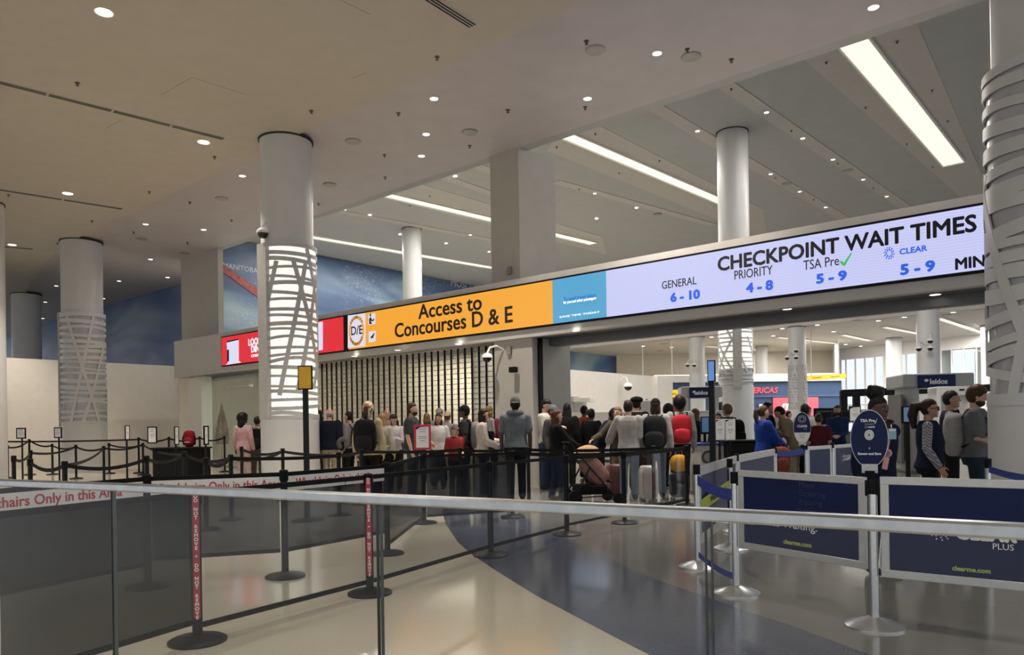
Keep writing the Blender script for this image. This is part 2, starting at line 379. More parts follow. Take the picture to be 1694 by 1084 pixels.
def walltext(s, px, py, size, mat_, parent, spl, n=True):
    p = ons(px, py, spl); return text(s, size, mat_, p, N, V((0, 0, 1)), parent, depth=.003)
MT = mat('mural_lettering', (.50, .56, .62), .6)
walltext('MOSCOW', 772, 473, .75, MT, mo, SM + .075); walltext('MANITOBA', 398, 444, .42, MT, mo, SM + .075)

# far concourse
SP = -10.75
zp = (ons(925, 613, SP).z + ons(1100, 622, SP).z) / 2; n1 = N_(ons(1105, 650, SP))
struct('wall_partial_far', MB().snbox(SP - .3, SP, 2.0, n1, 0, zp), WALLM)
struct('trim_partial_far', MB().snbox(SP, SP + .3, N_(ons(1080, 640, SP)), n1, 0, zp), WALLM)
SF = -27.0
na, nb = N_(ons(920, 590, SF)), N_(ons(1045, 590, SF))
struct('wall_far_left', MB().snbox(SF - .3, SF, 37, 66, 0, ZU), WALLM)
tag(MB().snbox(SF, SF + .06, na - 6, nb, 5, ZU - .1).obj('mural', mural_mat('mural_far_blue', [(.25, (.02, .06, .2)), (.42, (.05, .13, .33)), (.55, (.16, .27, .42)), (.7, (.3, .42, .52)), (.85, (.42, .5, .55))], (.12, .12, .3), .5, .35)), 'far blue mural between the jamb and the concourse columns', 'mural')
YB = 60.0
bw0, bw1 = at(1020, 600, 68), at(1392, 600, 66.5)
def wallseg(name, a, b, z0, z1, m, t=.3):
    a, b = V((a.x, a.y, 0)), V((b.x, b.y, 0)); d = (b - a).normalized(); nrm = V((-d.y, d.x, 0))
    if nrm.y < 0: nrm = -nrm
    return struct(name, MB().prism([a + V((0, 0, z0)), b + V((0, 0, z0)), b + nrm * t + V((0, 0, z0)), a + nrm * t + V((0, 0, z0))], (0, 0, z1 - z0)), m)
wallseg('wall_far', bw0, bw1, 0, ZC, mat('beige_wall', (.66, .61, .53), .6, scale=3, var=.03))
# shop front below
shop = thing('shop_front', 'dark blue shop front with red letters and a pink panel at the far end', 'shop', at(1250, hor(1250) + 27, 58.5))
sa_, sb_ = at(1085, 632, 58), at(1390, 632, 59); zs = (sa_.z + sb_.z) / 2
def along(f, z, off=0):
    p = sa_.lerp(sb_, f); d = (sb_ - sa_).normalized(); nn_ = V((d.y, -d.x, 0)).normalized(); return V((p.x, p.y, z)) + nn_ * off
SBLUE = mat('shop_blue', (.035, .075, .17), .5, scale=3, var=.05)
d_ = (sb_ - sa_); d_.z = 0; L_ = d_.length; d_.normalize(); zz = V((0, 0, 1)); dn = V((d_.y, -d_.x, 0))
def sface(mb, f0, f1, z0, z1, off, t=.1): return mb.frame_box(along((f0 + f1) / 2, (z0 + z1) / 2, off), d_ * (f1 - f0) * L_ / 2, dn * t / 2, V((0, 0, (z1 - z0) / 2)))
sface(MB(), 0, 1, 0, zs, 0, .3).obj('facade', SBLUE, shop)
sface(MB(), 0, 1, zs * .72, zs * .75, .2).obj('ledge', mat('shop_ledge', (.06, .11, .22), .5), shop)
sface(MB(), -.02, 1.01, zs, zs + .55, .1, .6).obj('white_parapet', WHITE, shop)
fx = lambda px: (px - 1085) / 305
PINK = mat('pink_poster', (.62, .10, .14), .5, scale=4, emit=(.62, .10, .14), es=.35)
pk = sface(MB(), fx(1275), fx(1350), zs * .15, zs * .71, .22).obj('pink_panel', PINK, shop)
sface(MB(), fx(1199), fx(1225), 0, zs * .6, .17).obj('dark_doorway', BLACK, shop)
sface(MB(), fx(1252), fx(1263), 0, zs * .6, .2).obj('grey_door', WHITE, shop)
text('ERICAS', .63, mat('red_sign_letters', (.6, .05, .08), .5, emit=(.8, .08, .12), es=.7), along(fx(1263), zs * .84, .2), d_, V((0, 0, 1)) + d_ * .2, shop, bold=.01)
text('mu', 1.05, mat('white_script', (.8, .8, .8), .5, emit=(.8, .8, .8), es=.5), along(fx(1303), zs * .56, .3), d_, V((0, 0, 1)) + d_ * .25, pk, bold=.02)
# cove glow above the parapet: real strip lamps behind it
cl = thing('cove_lamp', 'warm cove light strip above the white ledge of the blue shop', 'lamp', along(.5, zs + .6, -.2))
sface(MB(), 0, 1, zs + .56, zs + .62, -.35, .1).obj('tube', mat('cove_tube', (.9, .8, .6), .5, emit=(1, .82, .5), es=5), cl)
# right-hand window wall
w0, w1 = at(1384, 600, 66), at(1780, 600, 50)
def wpt(f, z): p = w0.lerp(w1, f); return V((p.x, p.y, z))
wd = V((w1.x - w0.x, w1.y - w0.y, 0)); WL = wd.length; wd.normalize()
zt_ = ZC - .9
wnd = tag(thing('window_1', None, None, wpt(.5, 0)), kind='structure')
mf = MB(); nm = 20
for i in range(nm + 1): mf.bar(wpt(i / nm, 0), wpt(i / nm, zt_), .08, .30 if i % 5 == 0 else .10, up=wd)
for z in (0, 2.6, zt_): mf.bar(wpt(0, z), wpt(1, z), .2, .14)
mf.obj('window_frame', WHITE, wnd)
MB().frame_box(wpt(.5, zt_ / 2), wd * WL / 2, V((wd.y, -wd.x, 0)) * .01, V((0, 0, zt_ / 2))).obj('pane', glass('window_shade', (.92, .95, .98), (.03, (.8, .85, .9))), wnd)
wallseg('wall_window_head', wpt(0, 0), wpt(1, 0), zt_, ZC, WHITE)
wallseg('wall_far_corner', at(1388, 600, 60), w0, 0, ZC, WHITE)
wallseg('wall_right_far', w1, w1 + V((1, 12, 0)), 0, ZC, WHITE)

# rear wall of the lobby behind the shutter and behind the glass front
sh0, sh1 = sat(526, .6), sat(818, .6)
struct('wall_behind_shutter', MB().snbox(sh0 - 9.5, sat(900, 4.4), 4.2, 4.4, 0, ZB + .4), mat('lit_white_wall', (.80, .77, .70), .6, scale=3, var=.03))
struct('ceiling.004', MB().snbox(sh0 - 9.5, sat(900, 4.4), 1.2, 4.4, ZB + .3, ZB + .4), WHITE)
for nm_, s_, e_ in (('shutter', (sh0 + sh1) / 2, 260), ('glass_lobby', sh0 - 4.2, 60)):  # fill lamps added in the unseen lobby to brighten shutter and glass
    la = bpy.data.lights.new('lobby_fill', 'AREA'); la.energy = e_; la.shape = 'RECTANGLE'; la.size = 6 if nm_ == 'shutter' else 3; la.size_y = 1.0; la.color = (1, .93, .78)
    lo = bpy.data.objects.new('lobby_fill_light', la); col.objects.link(lo); lo.location = sn(s_, 2.9, ZB + .25); lo.rotation_euler = (0, 0, ANG)
struct('wall_lobby_light_stop', MB().snbox(sat(900, 4.4) - .1, sat(900, 4.4), 1.5, 4.4, 0, ZB + .4), WALLM)  # unseen end wall, added to stop the lobby fill leaking out
struct('wall_lobby_far_light_stop', MB().snbox(sh0 - 9.5, sh0 - 9.4, .9, 4.4, 0, ZB + .4), WALLM)  # unseen far end wall, added to hold in the lobby fill
# grille shutter
shut = thing('grille_shutter', 'cream slatted security grille closed across the opening under the orange display', 'shutter', sn((sh0 + sh1) / 2, .6, 0))
SLAT = glass('shutter_slat', (.92, .90, .84), (.45, (.62, .59, .52)), rough=.15)
MB().snbox(sh0, sh1, .585, .60, 0, ZB - .02).obj('slat_panel', SLAT, shut)
g = MB(); nv = 30
for i in range(nv + 1):
    s_ = sh0 + (sh1 - sh0) * i / nv; g.snbox(s_ - .014, s_ + .014, .55, .60, 0, ZB)
g.obj('upright', BLACK, shut)
g = MB(); z = .1
while z < ZB: g.snbox(sh0, sh1, .565, .585, z - .007, z + .007); z += .125
g.obj('cross_bar', mat('grille_bar', (.13, .12, .11), .4, .3), shut)
# glass shop front left of the lit column
gl0, gl1 = sat(332, .7), sat(446, .7)
gf = thing('glass_partition', 'greenish glass storefront between the white wall and the lit lattice column', 'glass partition', sn((gl0 + gl1) / 2, .7, 0))
GP = glass('storefront_glass', (.80, .90, .87), (.12, (.35, .42, .40)), rough=.02)
nst = [332, 349, 357, 380, 411, 427, 446]
for a, b in zip(nst, nst[1:]):
    MB().snbox(sat(a, .7) + .012, sat(b, .7) - .012, .69, .705, .05, ZB).obj('glass_pane', GP, gf)
MB().snbox(gl0, gl1, .66, .74, 0, .06).obj('sill', ALU, gf)
hb = MB().snbox(sat(377, .7), sat(416, .7), .60, .76, onn(397, 640, .65).z - .03, onn(397, 640, .65).z + .05).obj('door_header', ALU, gf)
MB().snbox(sat(385, .6), sat(390, .6), .62, .68, 1.0, 1.25).obj('door_pull', BLACK, gf)

# LED display board
ledt = thing('display_board', 'long LED board showing wait times, orange concourse sign and red advert', 'display board', sn(0, 0, ZL))
def fz(f): return ZL + (ZT - ZL) * f
sL, sR0 = sat(367.5, -.06), S1
MB().snbox(sL - .05, sR0, -.06, 0, ZL - .04, ZT + .04).obj('frame', BLACK, ledt)
def panel(name, s0, s1, m): return MB().snbox(s0, s1, -.075, -.06, ZL, ZT).obj(name, m, ledt)
sq = lambda px: sat(px, -.08, 500)
LO = led('led_orange', srgb(252, 172, 50), .95); LW = led('led_white', srgb(205, 209, 252), .95); LR = led('led_red', srgb(232, 40, 55), .95); LB = led('led_blue', srgb(84, 172, 218), .9)
pr = panel('advert_panel', sL, sq(567), LR); po = panel('concourse_panel', sq(575), sq(914), LO); pb = panel('notice_panel', sq(914), sq(1003), LB); pw = panel('wait_time_panel', sq(1003), sR0, LW)
def ltext(s, px, py, hpx, m, parent, align='CENTER', bold=0, sx=1, name='lettering', spacing=1):
    p = onn(px, py, -.085); hgt = (onn(px, py - hpx / 2, -.085) - onn(px, py + hpx / 2, -.085)).z
    return text(s, hgt / .73, m, p, U, V((0, 0, 1)), parent, align=align, bold=bold, sx=sx, name=name, spacing=spacing)
def ltextfit(s, px0, px1, py, hpx, m, parent, bold=0, name='lettering', yb=None):
    """text spanning the two pixel columns on the board"""
    a, b = onn(px0, py, -.085), onn(px1, py if yb is None else yb, -.085); pm = (px0 + px1) / 2
    o = ltext(s, pm, py if yb is None else (py + yb) / 2, hpx, m, parent, bold=bold, name=name)
    me = o.data; xs = [(wm(o.parent) @ v.co).dot(U) for v in me.vertices]; w = max(xs) - min(xs); k = (S_(b) - S_(a)) / w
    zs_ = [v.co.z for v in me.vertices]; zm = (max(zs_) + min(zs_)) / 2; pc = onn(pm, py if yb is None else (py + yb) / 2, -.085); zt_ = (wm(o.parent).inverted() @ pc).z
    kz = 1
    if any(ch.isupper() or ch.isdigit() for ch in s) and not any(ch in s for ch in 'gypq'):
        kz = (onn(pm, py - hpx / 2, -.085).z - onn(pm, py + hpx / 2, -.085).z) / (max(zs_) - min(zs_))
    for v in me.vertices: v.co.z = zt_ + (v.co.z - zm) * kz
    c = wm(o.parent).inverted() @ ((a + b) / 2); lu = U
    mid = (max(xs) + min(xs)) / 2
    for v in me.vertices:
        wv = wm(o.parent) @ v.co; t = wv.dot(U); wv += U * ((t - mid) * (k - 1) + ((a + b) / 2).dot(U) - mid); v.co = wm(o.parent).inverted() @ wv
    return o
ltextfit('CHECKPOINT WAIT TIMES', 1187, 1616, 430, 27, TXTK, pw, bold=.005, yb=376)
ltextfit('GENERAL', 1095, 1152, 472, 13, TXTK, pw, yb=464); ltextfit('6 - 10', 1109, 1158, 492, 16, TXTB, pw, bold=.006, yb=487)
ltextfit('PRIORITY', 1215, 1278, 455, 15, TXTK, pw, yb=447); ltextfit('4 - 8', 1234, 1279, 477, 17, TXTB, pw, bold=.006, yb=471)
ltextfit('TSA Pre', 1329, 1388, 438, 16, TXTK, pw, yb=432); ltextfit('5 - 9', 1350, 1401, 461, 17, TXTB, pw, bold=.006, yb=456)
ltextfit('CLEAR', 1488, 1534, 416, 10, TXTB, pw, bold=.002, yb=411); ltextfit('5 - 9', 1489, 1547, 446, 19, TXTB, pw, bold=.006, yb=440)
ltextfit('MINUTES', 1580, 1700, 435, 20, TXTK, pw, bold=.004, yb=424)
def pl(px, py): return onn(px, py, -.085)
tick = [(1389, 434), (1392, 431), (1396, 435), (1407, 419), (1410, 418), (1398, 440), (1395, 440)]
MB().prism([pl(*t) for t in tick], N * -.004).obj('tick', GREENE, pw)
dots = MB()
for rr, nn_, ph in ((5, 8, 0), (7, 10, .3), (9.5, 12, .1)):
    for i in range(nn_):
        a = 2 * PI * i / nn_ + ph; dots.ell(pl(1471 + rr * .85 * math.cos(a), 419 + rr * math.sin(a)), (.011, .011, .011), seg=6, rng=4)
dots.obj('dotted_emblem', TXTB, pw)
ltextfit('Access to', 692, 797, 514, 25, TXTK, po, bold=.004, yb=502); ltextfit('Concourses D & E', 653, 848, 545, 26, TXTK, po, bold=.004, yb=522)
MB().prism([pl(575.5, 522), pl(604.5, 518.5), pl(604.5, 572.5), pl(575.5, 576)], N * -.003).obj('white_plate', led('led_plate', srgb(225, 228, 250), .95), po)
rg = MB(); cpt = pl(590, 547.5); uu = U * (pl(603, 547).dot(U) - cpt.dot(U)); hz = V((0, 0, (pl(590, 522.5) - cpt).z))
k_ = 40
for i in range(k_):
    a, b = 2 * PI * i / k_, 2 * PI * (i + 1) / k_
    q4 = [cpt + (uu * math.cos(t) + hz * math.sin(t)) * f - N * .006 for t, f in ((a, 1), (b, 1), (b, .78), (a, .78))]
    rg.prism(q4, N * -.003)
rg.obj('orange_ring', LO, po)
ltextfit('D/E', 581, 600, 548, 15, TXTK, po, bold=.003, yb=545)
def arc(s, rad, a0, a1, flip):
    for i, ch in enumerate(s):
        a = a0 + (a1 - a0) * i / (len(s) - 1); pos = cpt + (uu * math.cos(a) + hz * math.sin(a)) * rad - N * .011
        upv = (uu.normalized() * math.cos(a) + hz.normalized() * math.sin(a)) * (-1 if flip else 1); xdv = upv.cross(N)
        xdv = -xdv if xdv.dot(U) * (1) < 0 and abs(upv.z) > .5 else xdv
        text(ch, .10, TXTK, pos, upv.cross(-N) * 1, upv, po, bold=.001, depth=.002)
arc('SECURITY', .89, R(140), R(40), False); arc('CHECKPOINT', .89, R(215), R(325), True)
for (x0, y0, x1, y1) in ((609.5, 519, 621, 537), (610, 548, 621.5, 566)):
    MB().prism([pl(x0, y0 + .8), pl(x1, y0 - .8), pl(x1, y1 - .8), pl(x0, y1 + .8)], N * -.003).obj('pictogram_plate', MATS['led_plate'], po)
pg = MB()
pg.prism([pl(x, y) - N * .004 for x, y in ((611, 527), (614, 525), (616, 530), (619, 527), (620, 528), (617, 532), (613, 531), (616, 536), (611, 536.5))], N * -.002)
pg.ell(pl(613.5, 521.5) - N * .005, (.03, .004, .045), seg=8, rng=6)
pg.obj('guard_pictogram', TXTK, po)
MB().prism([pl(x, y) - N * .004 for x, y in ((612, 558.5), (615, 556.5), (619, 551), (620, 552), (618, 556.5), (618, 560.5), (616.5, 558.5), (614.5, 561.5), (614.5, 559))], N * -.002).obj('plane_pictogram', TXTK, po)
ltextfit('To avoid travel delays', 932, 986, 496, 7, mat('blue_notice', (.01, .08, .35), .5, emit=(.01, .12, .5), es=.8), pb, yb=489)
LTW = mat('white_led_lettering', (.7, .7, .7), .5, emit=(.8, .85, .95), es=1)
ltextfit('for you and other passengers', 932, 986, 501, 5, LTW, pb, yb=494); ltextfit('SAVE TIME TODAY', 926, 992, 524, 3, LTW, pb, yb=517)
ltextfit('LOOKING', 411, 445, 568, 12, LTW, pr, bold=.004, yb=560); ltextfit('DINING', 415.5, 443, 579, 12, LTW, pr, bold=.004, yb=573); ltextfit('CHECK OUT', 415.5, 445, 589.5, 4.5, LTW, pr, bold=.002, yb=585)
MB().prism([pl(x, y) for x, y in ((375, 566), (395, 562), (395, 597), (399, 600), (373, 604), (377, 601))], N * -.004).obj('advert_card', MATS['led_plate'], pr)
MB().prism([pl(x, y) - N * .004 for x, y in ((375.5, 564.5), (395, 560.5), (395, 562.5), (375.5, 567))] , N * -.003).obj('advert_card_edge', TXTK, pr)
MB().prism([pl(x, y) - N * .004 for x, y in ((376, 579), (379, 578.5), (379, 598), (376, 598.5))] , N * -.003).obj('advert_card_shadow', TXTK, pr)
MB().prism([pl(x, y) for x, y in ((523, 534), (534, 532), (534, 579), (523, 581))], N * -.004).obj('advert_phone', MATS['led_plate'], pr)
MB().snbox(sq(567), sq(575), -.07, -.06, ZL, ZT).obj('black_gap', BLACK, ledt)
# ================================================================== COLUMNS
def ribbon(mb, c, pts, w, r0, r1):
    """band on a cylinder; pts are (angle, z)"""
    rs = []
    for i, (a, z) in enumerate(pts):
        a0, z0 = pts[max(i - 1, 0)]; a1, z1 = pts[min(i + 1, len(pts) - 1)]
        dx, dz = (a1 - a0) * r1, z1 - z0; L = math.hypot(dx, dz); nx, nz_ = -dz / L * w / 2, dx / L * w / 2
        row = []
        for sg, rr in ((-1, r0), (1, r0), (1, r1), (-1, r1)):
            t = a + sg * nx / r1; row.append(V((c.x + rr * math.cos(t), c.y + rr * math.sin(t), z + sg * nz_)))
        rs.append(row)
    mb.rings(rs)
def lattice(c, r, z0, z1, seed, step=.19, a0=0, a1=2 * PI, w=.06):
    rnd = random.Random(seed); mb = MB(); z = z0 + .05; K = 44
    A = [a0 + (a1 - a0) * i / K for i in range(K + 1)]
    while z < z1 - .05:
        am, ph, fr = rnd.uniform(.015, .06), rnd.uniform(0, 6.3), rnd.choice((1, 1, 2)); ww = w * rnd.uniform(.65, 1.25)
        ribbon(mb, c, [(a, min(max(z + am * math.sin(fr * a + ph), z0), z1)) for a in A], ww, r, r + .02); z += step * rnd.uniform(.7, 1.25)
    for k in range(10):
        b0 = a0 + (a1 - a0) * (k + rnd.uniform(.1, .6)) / 10; za, zb = z0 + rnd.uniform(-.0, .25) * (z1 - z0), z1 - rnd.uniform(0, .3) * (z1 - z0)
        da = rnd.uniform(.9, 1.7) * rnd.choice((-1, 1))
        ribbon(mb, c, [(b0 + da * i / 16, za + (zb - za) * i / 16) for i in range(17)], w * (1.35 if w < .1 else .85), r + .003, r + .023)
    for zz in (z0, z1): ribbon(mb, c, [(a, zz) for a in A], .07, r, r + .022)
    return mb
def column(c, r, ztop, label, lat=None, lit=False, seed=1, step=.19, wrap=.05, trimdir=None, bw=.06):
    c = V((c.x, c.y, 0)); t = thing('round_column', label, 'column', c)
    MB().cyl(c, c + ZV * (ztop - .03), r, seg=48).obj('shaft', COLM, t)
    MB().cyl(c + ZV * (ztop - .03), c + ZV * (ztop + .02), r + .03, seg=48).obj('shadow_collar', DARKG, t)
    if lat:
        z0, z1 = lat
        MB().cyl(c + ZV * z0, c + ZV * z1, r + wrap - .012, seg=48).obj('light_film' if lit else 'backing', LIGHTBOX if lit else mat('lattice_backing', (.42, .43, .46), .3, coat=.4), t)
        MB().lathe(c + V((0, 0, 0)), [(r + wrap + .015, .0), (r + wrap + .015, z0 - .02), (r + .0, z0 - .02)], 48).obj('base_cladding', COLM, t)
        MB().lathe(c, [(r, z1 + .02), (r + wrap + .02, z1 + .02), (r + wrap + .02, z1 + .06), (r, z1 + .06)], 48).obj('top_ring', COLM, t)
        lattice(c, r + wrap, z0, z1, seed, step, w=bw).obj('lattice_screen', mat('lattice_metal', (.50, .50, .50), .4, scale=6, var=.04) if lit else COLM, t)
        if trimdir:
            d = V(trimdir).normalized(); x = V((-d.y, d.x, 0)); p = c + d * (r + wrap)
            MB().frame_box(p + ZV * (z0 + z1) / 2, x * .16, d * .05, ZV * (z1 - z0 + .1) / 2).obj('vertical_trim', mat('lattice_trim', (.46, .45, .43), .4), t)
    return t
c1 = at(477, 500, 16.1); r1 = .56
column(c1, r1 - .01, ZC, 'white round column with brightly lit lattice light box behind yellow sign', (at(478, 690, 15.5).z, at(478, 404, 15.5).z), True, 5, .165, trimdir=(-.62, -.78, 0), bw=.07)
s1_, n1_ = S_(V((c1.x, c1.y, 0))), N_(V((c1.x, c1.y, 0)))
c2 = at(137, 560, 24.4)
column(c2, .61, ZC, 'white round column with unlit lattice screen in front of left cream wall', (at(137, 703, 24).z, at(137, 520, 24).z), False, 9, .2, trimdir=(-.85, -.5, 0), bw=.11)
c3 = at(44, 540, 33.5); column(c3, .58, ZC, 'plain white round column rising behind the left cream partial wall')
c4 = at(-34, 560, 20); column(c4, .6, ZC, 'cream round column cut off by the left edge of the photo')
cR = at(1738, 450, 7.3)
column(cR, .47, ZC, 'large white lattice column cut off by the right edge of the photo', (at(1690, 664, 7).z, at(1690, 72, 6.7).z), False, 21, .19, .06, bw=.125)
cA = at(1214, 400, 28); column(cA, .57, ZU, 'tall white column with lattice wrap seen above and below the wait time board', (2.6, at(1214, 560, 28).z + .6), False, 31, .18, .05, trimdir=(-.2, -1, 0))
MB().cyl(V((cA.x, cA.y, 3.3)), V((cA.x, cA.y, at(1214, 560, 28).z + .4)), .613, seg=48).obj('lit_film', LIGHTBOX, [o for o in bpy.data.objects if o.type == 'EMPTY' and o.location.x == cA.x and o.name.startswith('round_column')][0])
cB = at(682, 450, 41); column(cB, .53, ZU, 'tall plain white column above the left half of the orange display')
for px, Y, r, lab, lt in ((1153, 54.5, .57, 'white concourse column behind the far security scanner', None), (1319, 49.5, .56, 'white concourse column with three dome cameras and a lattice lower half', (2, 5.0)),
                      (1536, 41, .57, 'widest far concourse column above the right security scanner', None), (1479, 57, .56, 'slim far concourse column in front of the windows', None),
                      (1642, 50, .66, 'far concourse pillar beside the right lattice column', None), (1563, 60, .5, 'farthest concourse column between the window bays', None), (1260, 62, .5, 'farthest pale column above the red shop letters', None)):
    column(at(px, 600, Y), r, ZC, lab, lt, False, int(px), .2, .04, trimdir=(-.1, -1, 0) if lt else None)

# ================================================================== CEILING FITTINGS
def downlight(p, r, label, group, lamp=LAMP):
    t = thing('downlight', label, 'light', p, 0, group)
    MB().lathe(p, [(r * .98, -.003), (r * 1.12, -.012), (r * 1.12, .0), (r * .98, .0)], 20).obj('trim_ring', WHITE, t)
    MB().lathe(p, [(r * .98, -.006), (r * .98, .0)], 20).obj('lens', lamp, t)
def placed(pts, z, fn):
    for i, p in enumerate(sorted(pts)): fn(onz(p[0], p[1], z), i + 1)
placed([(172, 20), (337, 235), (112, 320), (20, 405)], ZC, lambda p, i: downlight(p, .12, f'large round downlight in warm beige ceiling, {ordn(i)} from the left', 'downlights in the warm ceiling'))
placed([(1087, 88), (1445, 12), (718, 163), (972, 163), (705, 222), (697, 258), (401, 291), (241, 371), (337, 380), (249, 429), (315, 431), (197, 465), (277, 459), (93, 473), (171, 494), (248, 489), (75, 500), (71, 527)], ZC + .06,
       lambda p, i: downlight(p, .075, f'small downlight in the pale ceiling band, {ordn(i)} from the left', 'downlights in the pale band'))
placed([(1197, 137), (1268, 186), (1328, 229), (1378, 264), (1428, 297), (1467, 325), (1500, 348), (1080, 174), (1154, 217), (1275, 288), (1323, 317), (1366, 343), (1405, 366), (753, 292), (570, 347), (612, 356), (984, 320), (1053, 344), (987, 362), (662, 388), (738, 403), (778, 389), (809, 417)], ZU - .03,
       lambda p, i: downlight(p, .08, f'small downlight in high grey ceiling, {ordn(i)} from the left', 'downlights in the high grey ceiling'))
placed([(1496, 525), (1577, 517), (1453, 531), (1399, 570), (1424, 573), (1450, 576), (1583, 565), (1602, 568), (1352, 538), (1294, 544), (1279, 556), (1177, 558), (1379, 549), (1064, 573), (1111, 575), (1078, 588)], ZC - .005,
       lambda p, i: downlight(p, .14, f'downlight in far concourse ceiling, {ordn(i)} from the left', 'downlights in the far concourse'))
placed([(953, 547), (1117, 530), (1302, 511), (1547, 487), (658, 579), (758, 569), (586, 589), (402, 612)], ZB + .02,
       lambda p, i: downlight(p, .075, f'round downlight under the display board fascia, {ordn(i)} from the left', 'downlights under the display board'))
for i, p in enumerate(sorted([(953, 547), (1117, 530), (1302, 511), (1547, 487), (758, 569)])):
    q = onz(p[0], p[1], ZB); l = bpy.data.lights.new('downlight_bulb', 'SPOT'); l.energy = 45; l.spot_size = R(95); l.spot_blend = .6; l.shadow_soft_size = .07; l.color = (1, .93, .82)
    o = bpy.data.objects.new('downlight_bulb', l); col.objects.link(o); o.location = q - ZV * .03
for i, p in enumerate([(172, 20), (337, 235), (112, 320), (20, 405), (718, 163), (972, 163), (1087, 88), (1445, 12)]):
    q = onz(p[0], p[1], ZC); l = bpy.data.lights.new('downlight_bulb', 'SPOT'); l.energy = 1300; l.spot_size = R(85); l.spot_blend = .7; l.shadow_soft_size = .1; l.color = (1, .90, .77)
    o = bpy.data.objects.new('downlight_bulb', l); col.objects.link(o); o.location = q - ZV * .05
for i, (x_, y_) in enumerate([(-1.6, 6.5), (3.2, 2.2), (-5.5, 2.5), (-10.5, 7), (-.8, -2.5), (6.5, -2.5), (-6, -4)]):  # unseen downlights added on the assumed ceiling grid to light the near floor
    q = V((x_, y_, ZC)); downlight(q, .12, f'round downlight over the foreground, {ordn(i + 1)} in its row, outside the photo', 'downlights over the foreground')
    l = bpy.data.lights.new('downlight_bulb', 'SPOT'); l.energy = 430; l.spot_size = R(115); l.spot_blend = .7; l.shadow_soft_size = .1; l.color = (1, .93, .84)
    o = bpy.data.objects.new('downlight_bulb', l); col.objects.link(o); o.location = q - ZV * .05
def speaker(p, i, zone='pale ceiling band', r=.16):
    t = thing('ceiling_speaker', f'round dark ceiling speaker in the {zone}, {ordn(i)} from the left', 'speaker', p, 0, 'speakers in the ' + zone)
    MB().lathe(p, [(r, -.03), (r * 1.08, -.02), (r * 1.08, 0), (r, 0)], 20).obj('rim', mat('speaker_rim', (.35, .34, .33), .5), t)
    MB().lathe(p, [(r * .96, -.022), (r * .96, 0)], 20).obj('grille', mat('speaker_grille', (.05, .05, .05), .6, scale=60, var=.5), t)
placed([(985, 82), (1143, 93), (777, 218), (584, 233), (546, 305), (367, 328), (234, 395), (305, 419)], ZC + .06, speaker)
placed([(1403, 282), (1301, 304), (1088, 355)], ZU - .03, lambda p, i: speaker(p, i, 'high grey ceiling', .2))
placed([(1418, 530), (1566, 521), (1098, 569), (1092, 580), (1413, 575)], ZC, lambda p, i: speaker(p, i, 'far concourse ceiling', .3))
def sprinkler(p, i, zone):
    t = thing('sprinkler', f'tiny fire sprinkler hanging from the {zone}, {ordn(i)} from the left', 'sprinkler', p, 0, 'sprinklers in the ' + zone)
    MB().lathe(p, [(.045, -.008), (.045, 0)], 12).obj('plate', mat('sprinkler_metal', (.10, .09, .08), .4, .5), t)
    MB().lathe(p, [(.018, -.045), (.03, -.05), (.03, -.055), (.012, -.055), (.012, -.008), (.018, -.008)][::-1], 8).obj('head', MATS['sprinkler_metal'], t)
placed([(128, 137), (515, 183), (723, 94), (355, 259), (247, 317), (14, 322), (152, 365), (95, 402)], ZC, lambda p, i: sprinkler(p, i, 'warm beige ceiling'))
placed([(970, 68), (1137, 81), (1210, 98), (659, 187), (840, 182), (968, 177), (314, 334), (383, 364), (636, 256), (777, 241), (637, 293), (221, 384), (310, 401), (527, 337)], ZC + .06, lambda p, i: sprinkler(p, i, 'pale ceiling band'))
placed([(1367, 103), (1432, 178), (1500, 238), (1543, 276), (1484, 69), (1542, 149), (1568, 200), (1210, 147), (1309, 216), (1386, 270), (1445, 311), (1283, 294), (1346, 330), (921, 243), (985, 221), (1091, 266), (958, 313), (1024, 286), (711, 324), (678, 340)], ZU - .03, lambda p, i: sprinkler(p, i, 'high grey ceiling'))
def slot(a, b, w, label, z=ZU, lamp=LAMPW):
    p, q = onz(*a, z), onz(*b, z); d = (q - p).normalized(); x = V((-d.y, d.x, 0))
    t = thing('slot_light', label, 'light', (p + q) / 2, math.atan2(d.y, d.x), None)
    MB().bar(p - ZV * .02, q - ZV * .02, w, .02).obj('diffuser', lamp, t)
    fr = MB()
    for s_ in (-1, 1): fr.bar(p + x * s_ * (w / 2 + .03) - ZV * .04, q + x * s_ * (w / 2 + .03) - ZV * .04, .06, .08)
    for e in (p, q): fr.bar(e - x * (w / 2 + .06) - ZV * .04, e + x * (w / 2 + .06) - ZV * .04, .06, .08)
    fr.obj('frame', WHITE, t)
    if 1:
        l = bpy.data.lights.new('slot_tube', 'AREA'); l.shape = 'RECTANGLE'; l.size = (q - p).length; l.size_y = w; l.energy = (95 if z == ZU else 85) * (q - p).length; l.color = (1, .95, .86)
        o = bpy.data.objects.new('slot_tube', l); col.objects.link(o); o.location = (p + q) / 2 - ZV * .09; o.rotation_euler = (0, 0, math.atan2(d.y, d.x))
slot((1395, 47), (1578, 270), .78, 'broad bright slot light in the high ceiling at upper right')
slot((908, 210), (1205, 337), .55, 'long slot light running into the tall column above the board')
slot((615, 315), (982, 402), .55, 'long slot light passing behind the square pier, lower one upper')
slot((500, 388), (822, 443), .55, 'lowest and farthest slot light, nearest the word mural')
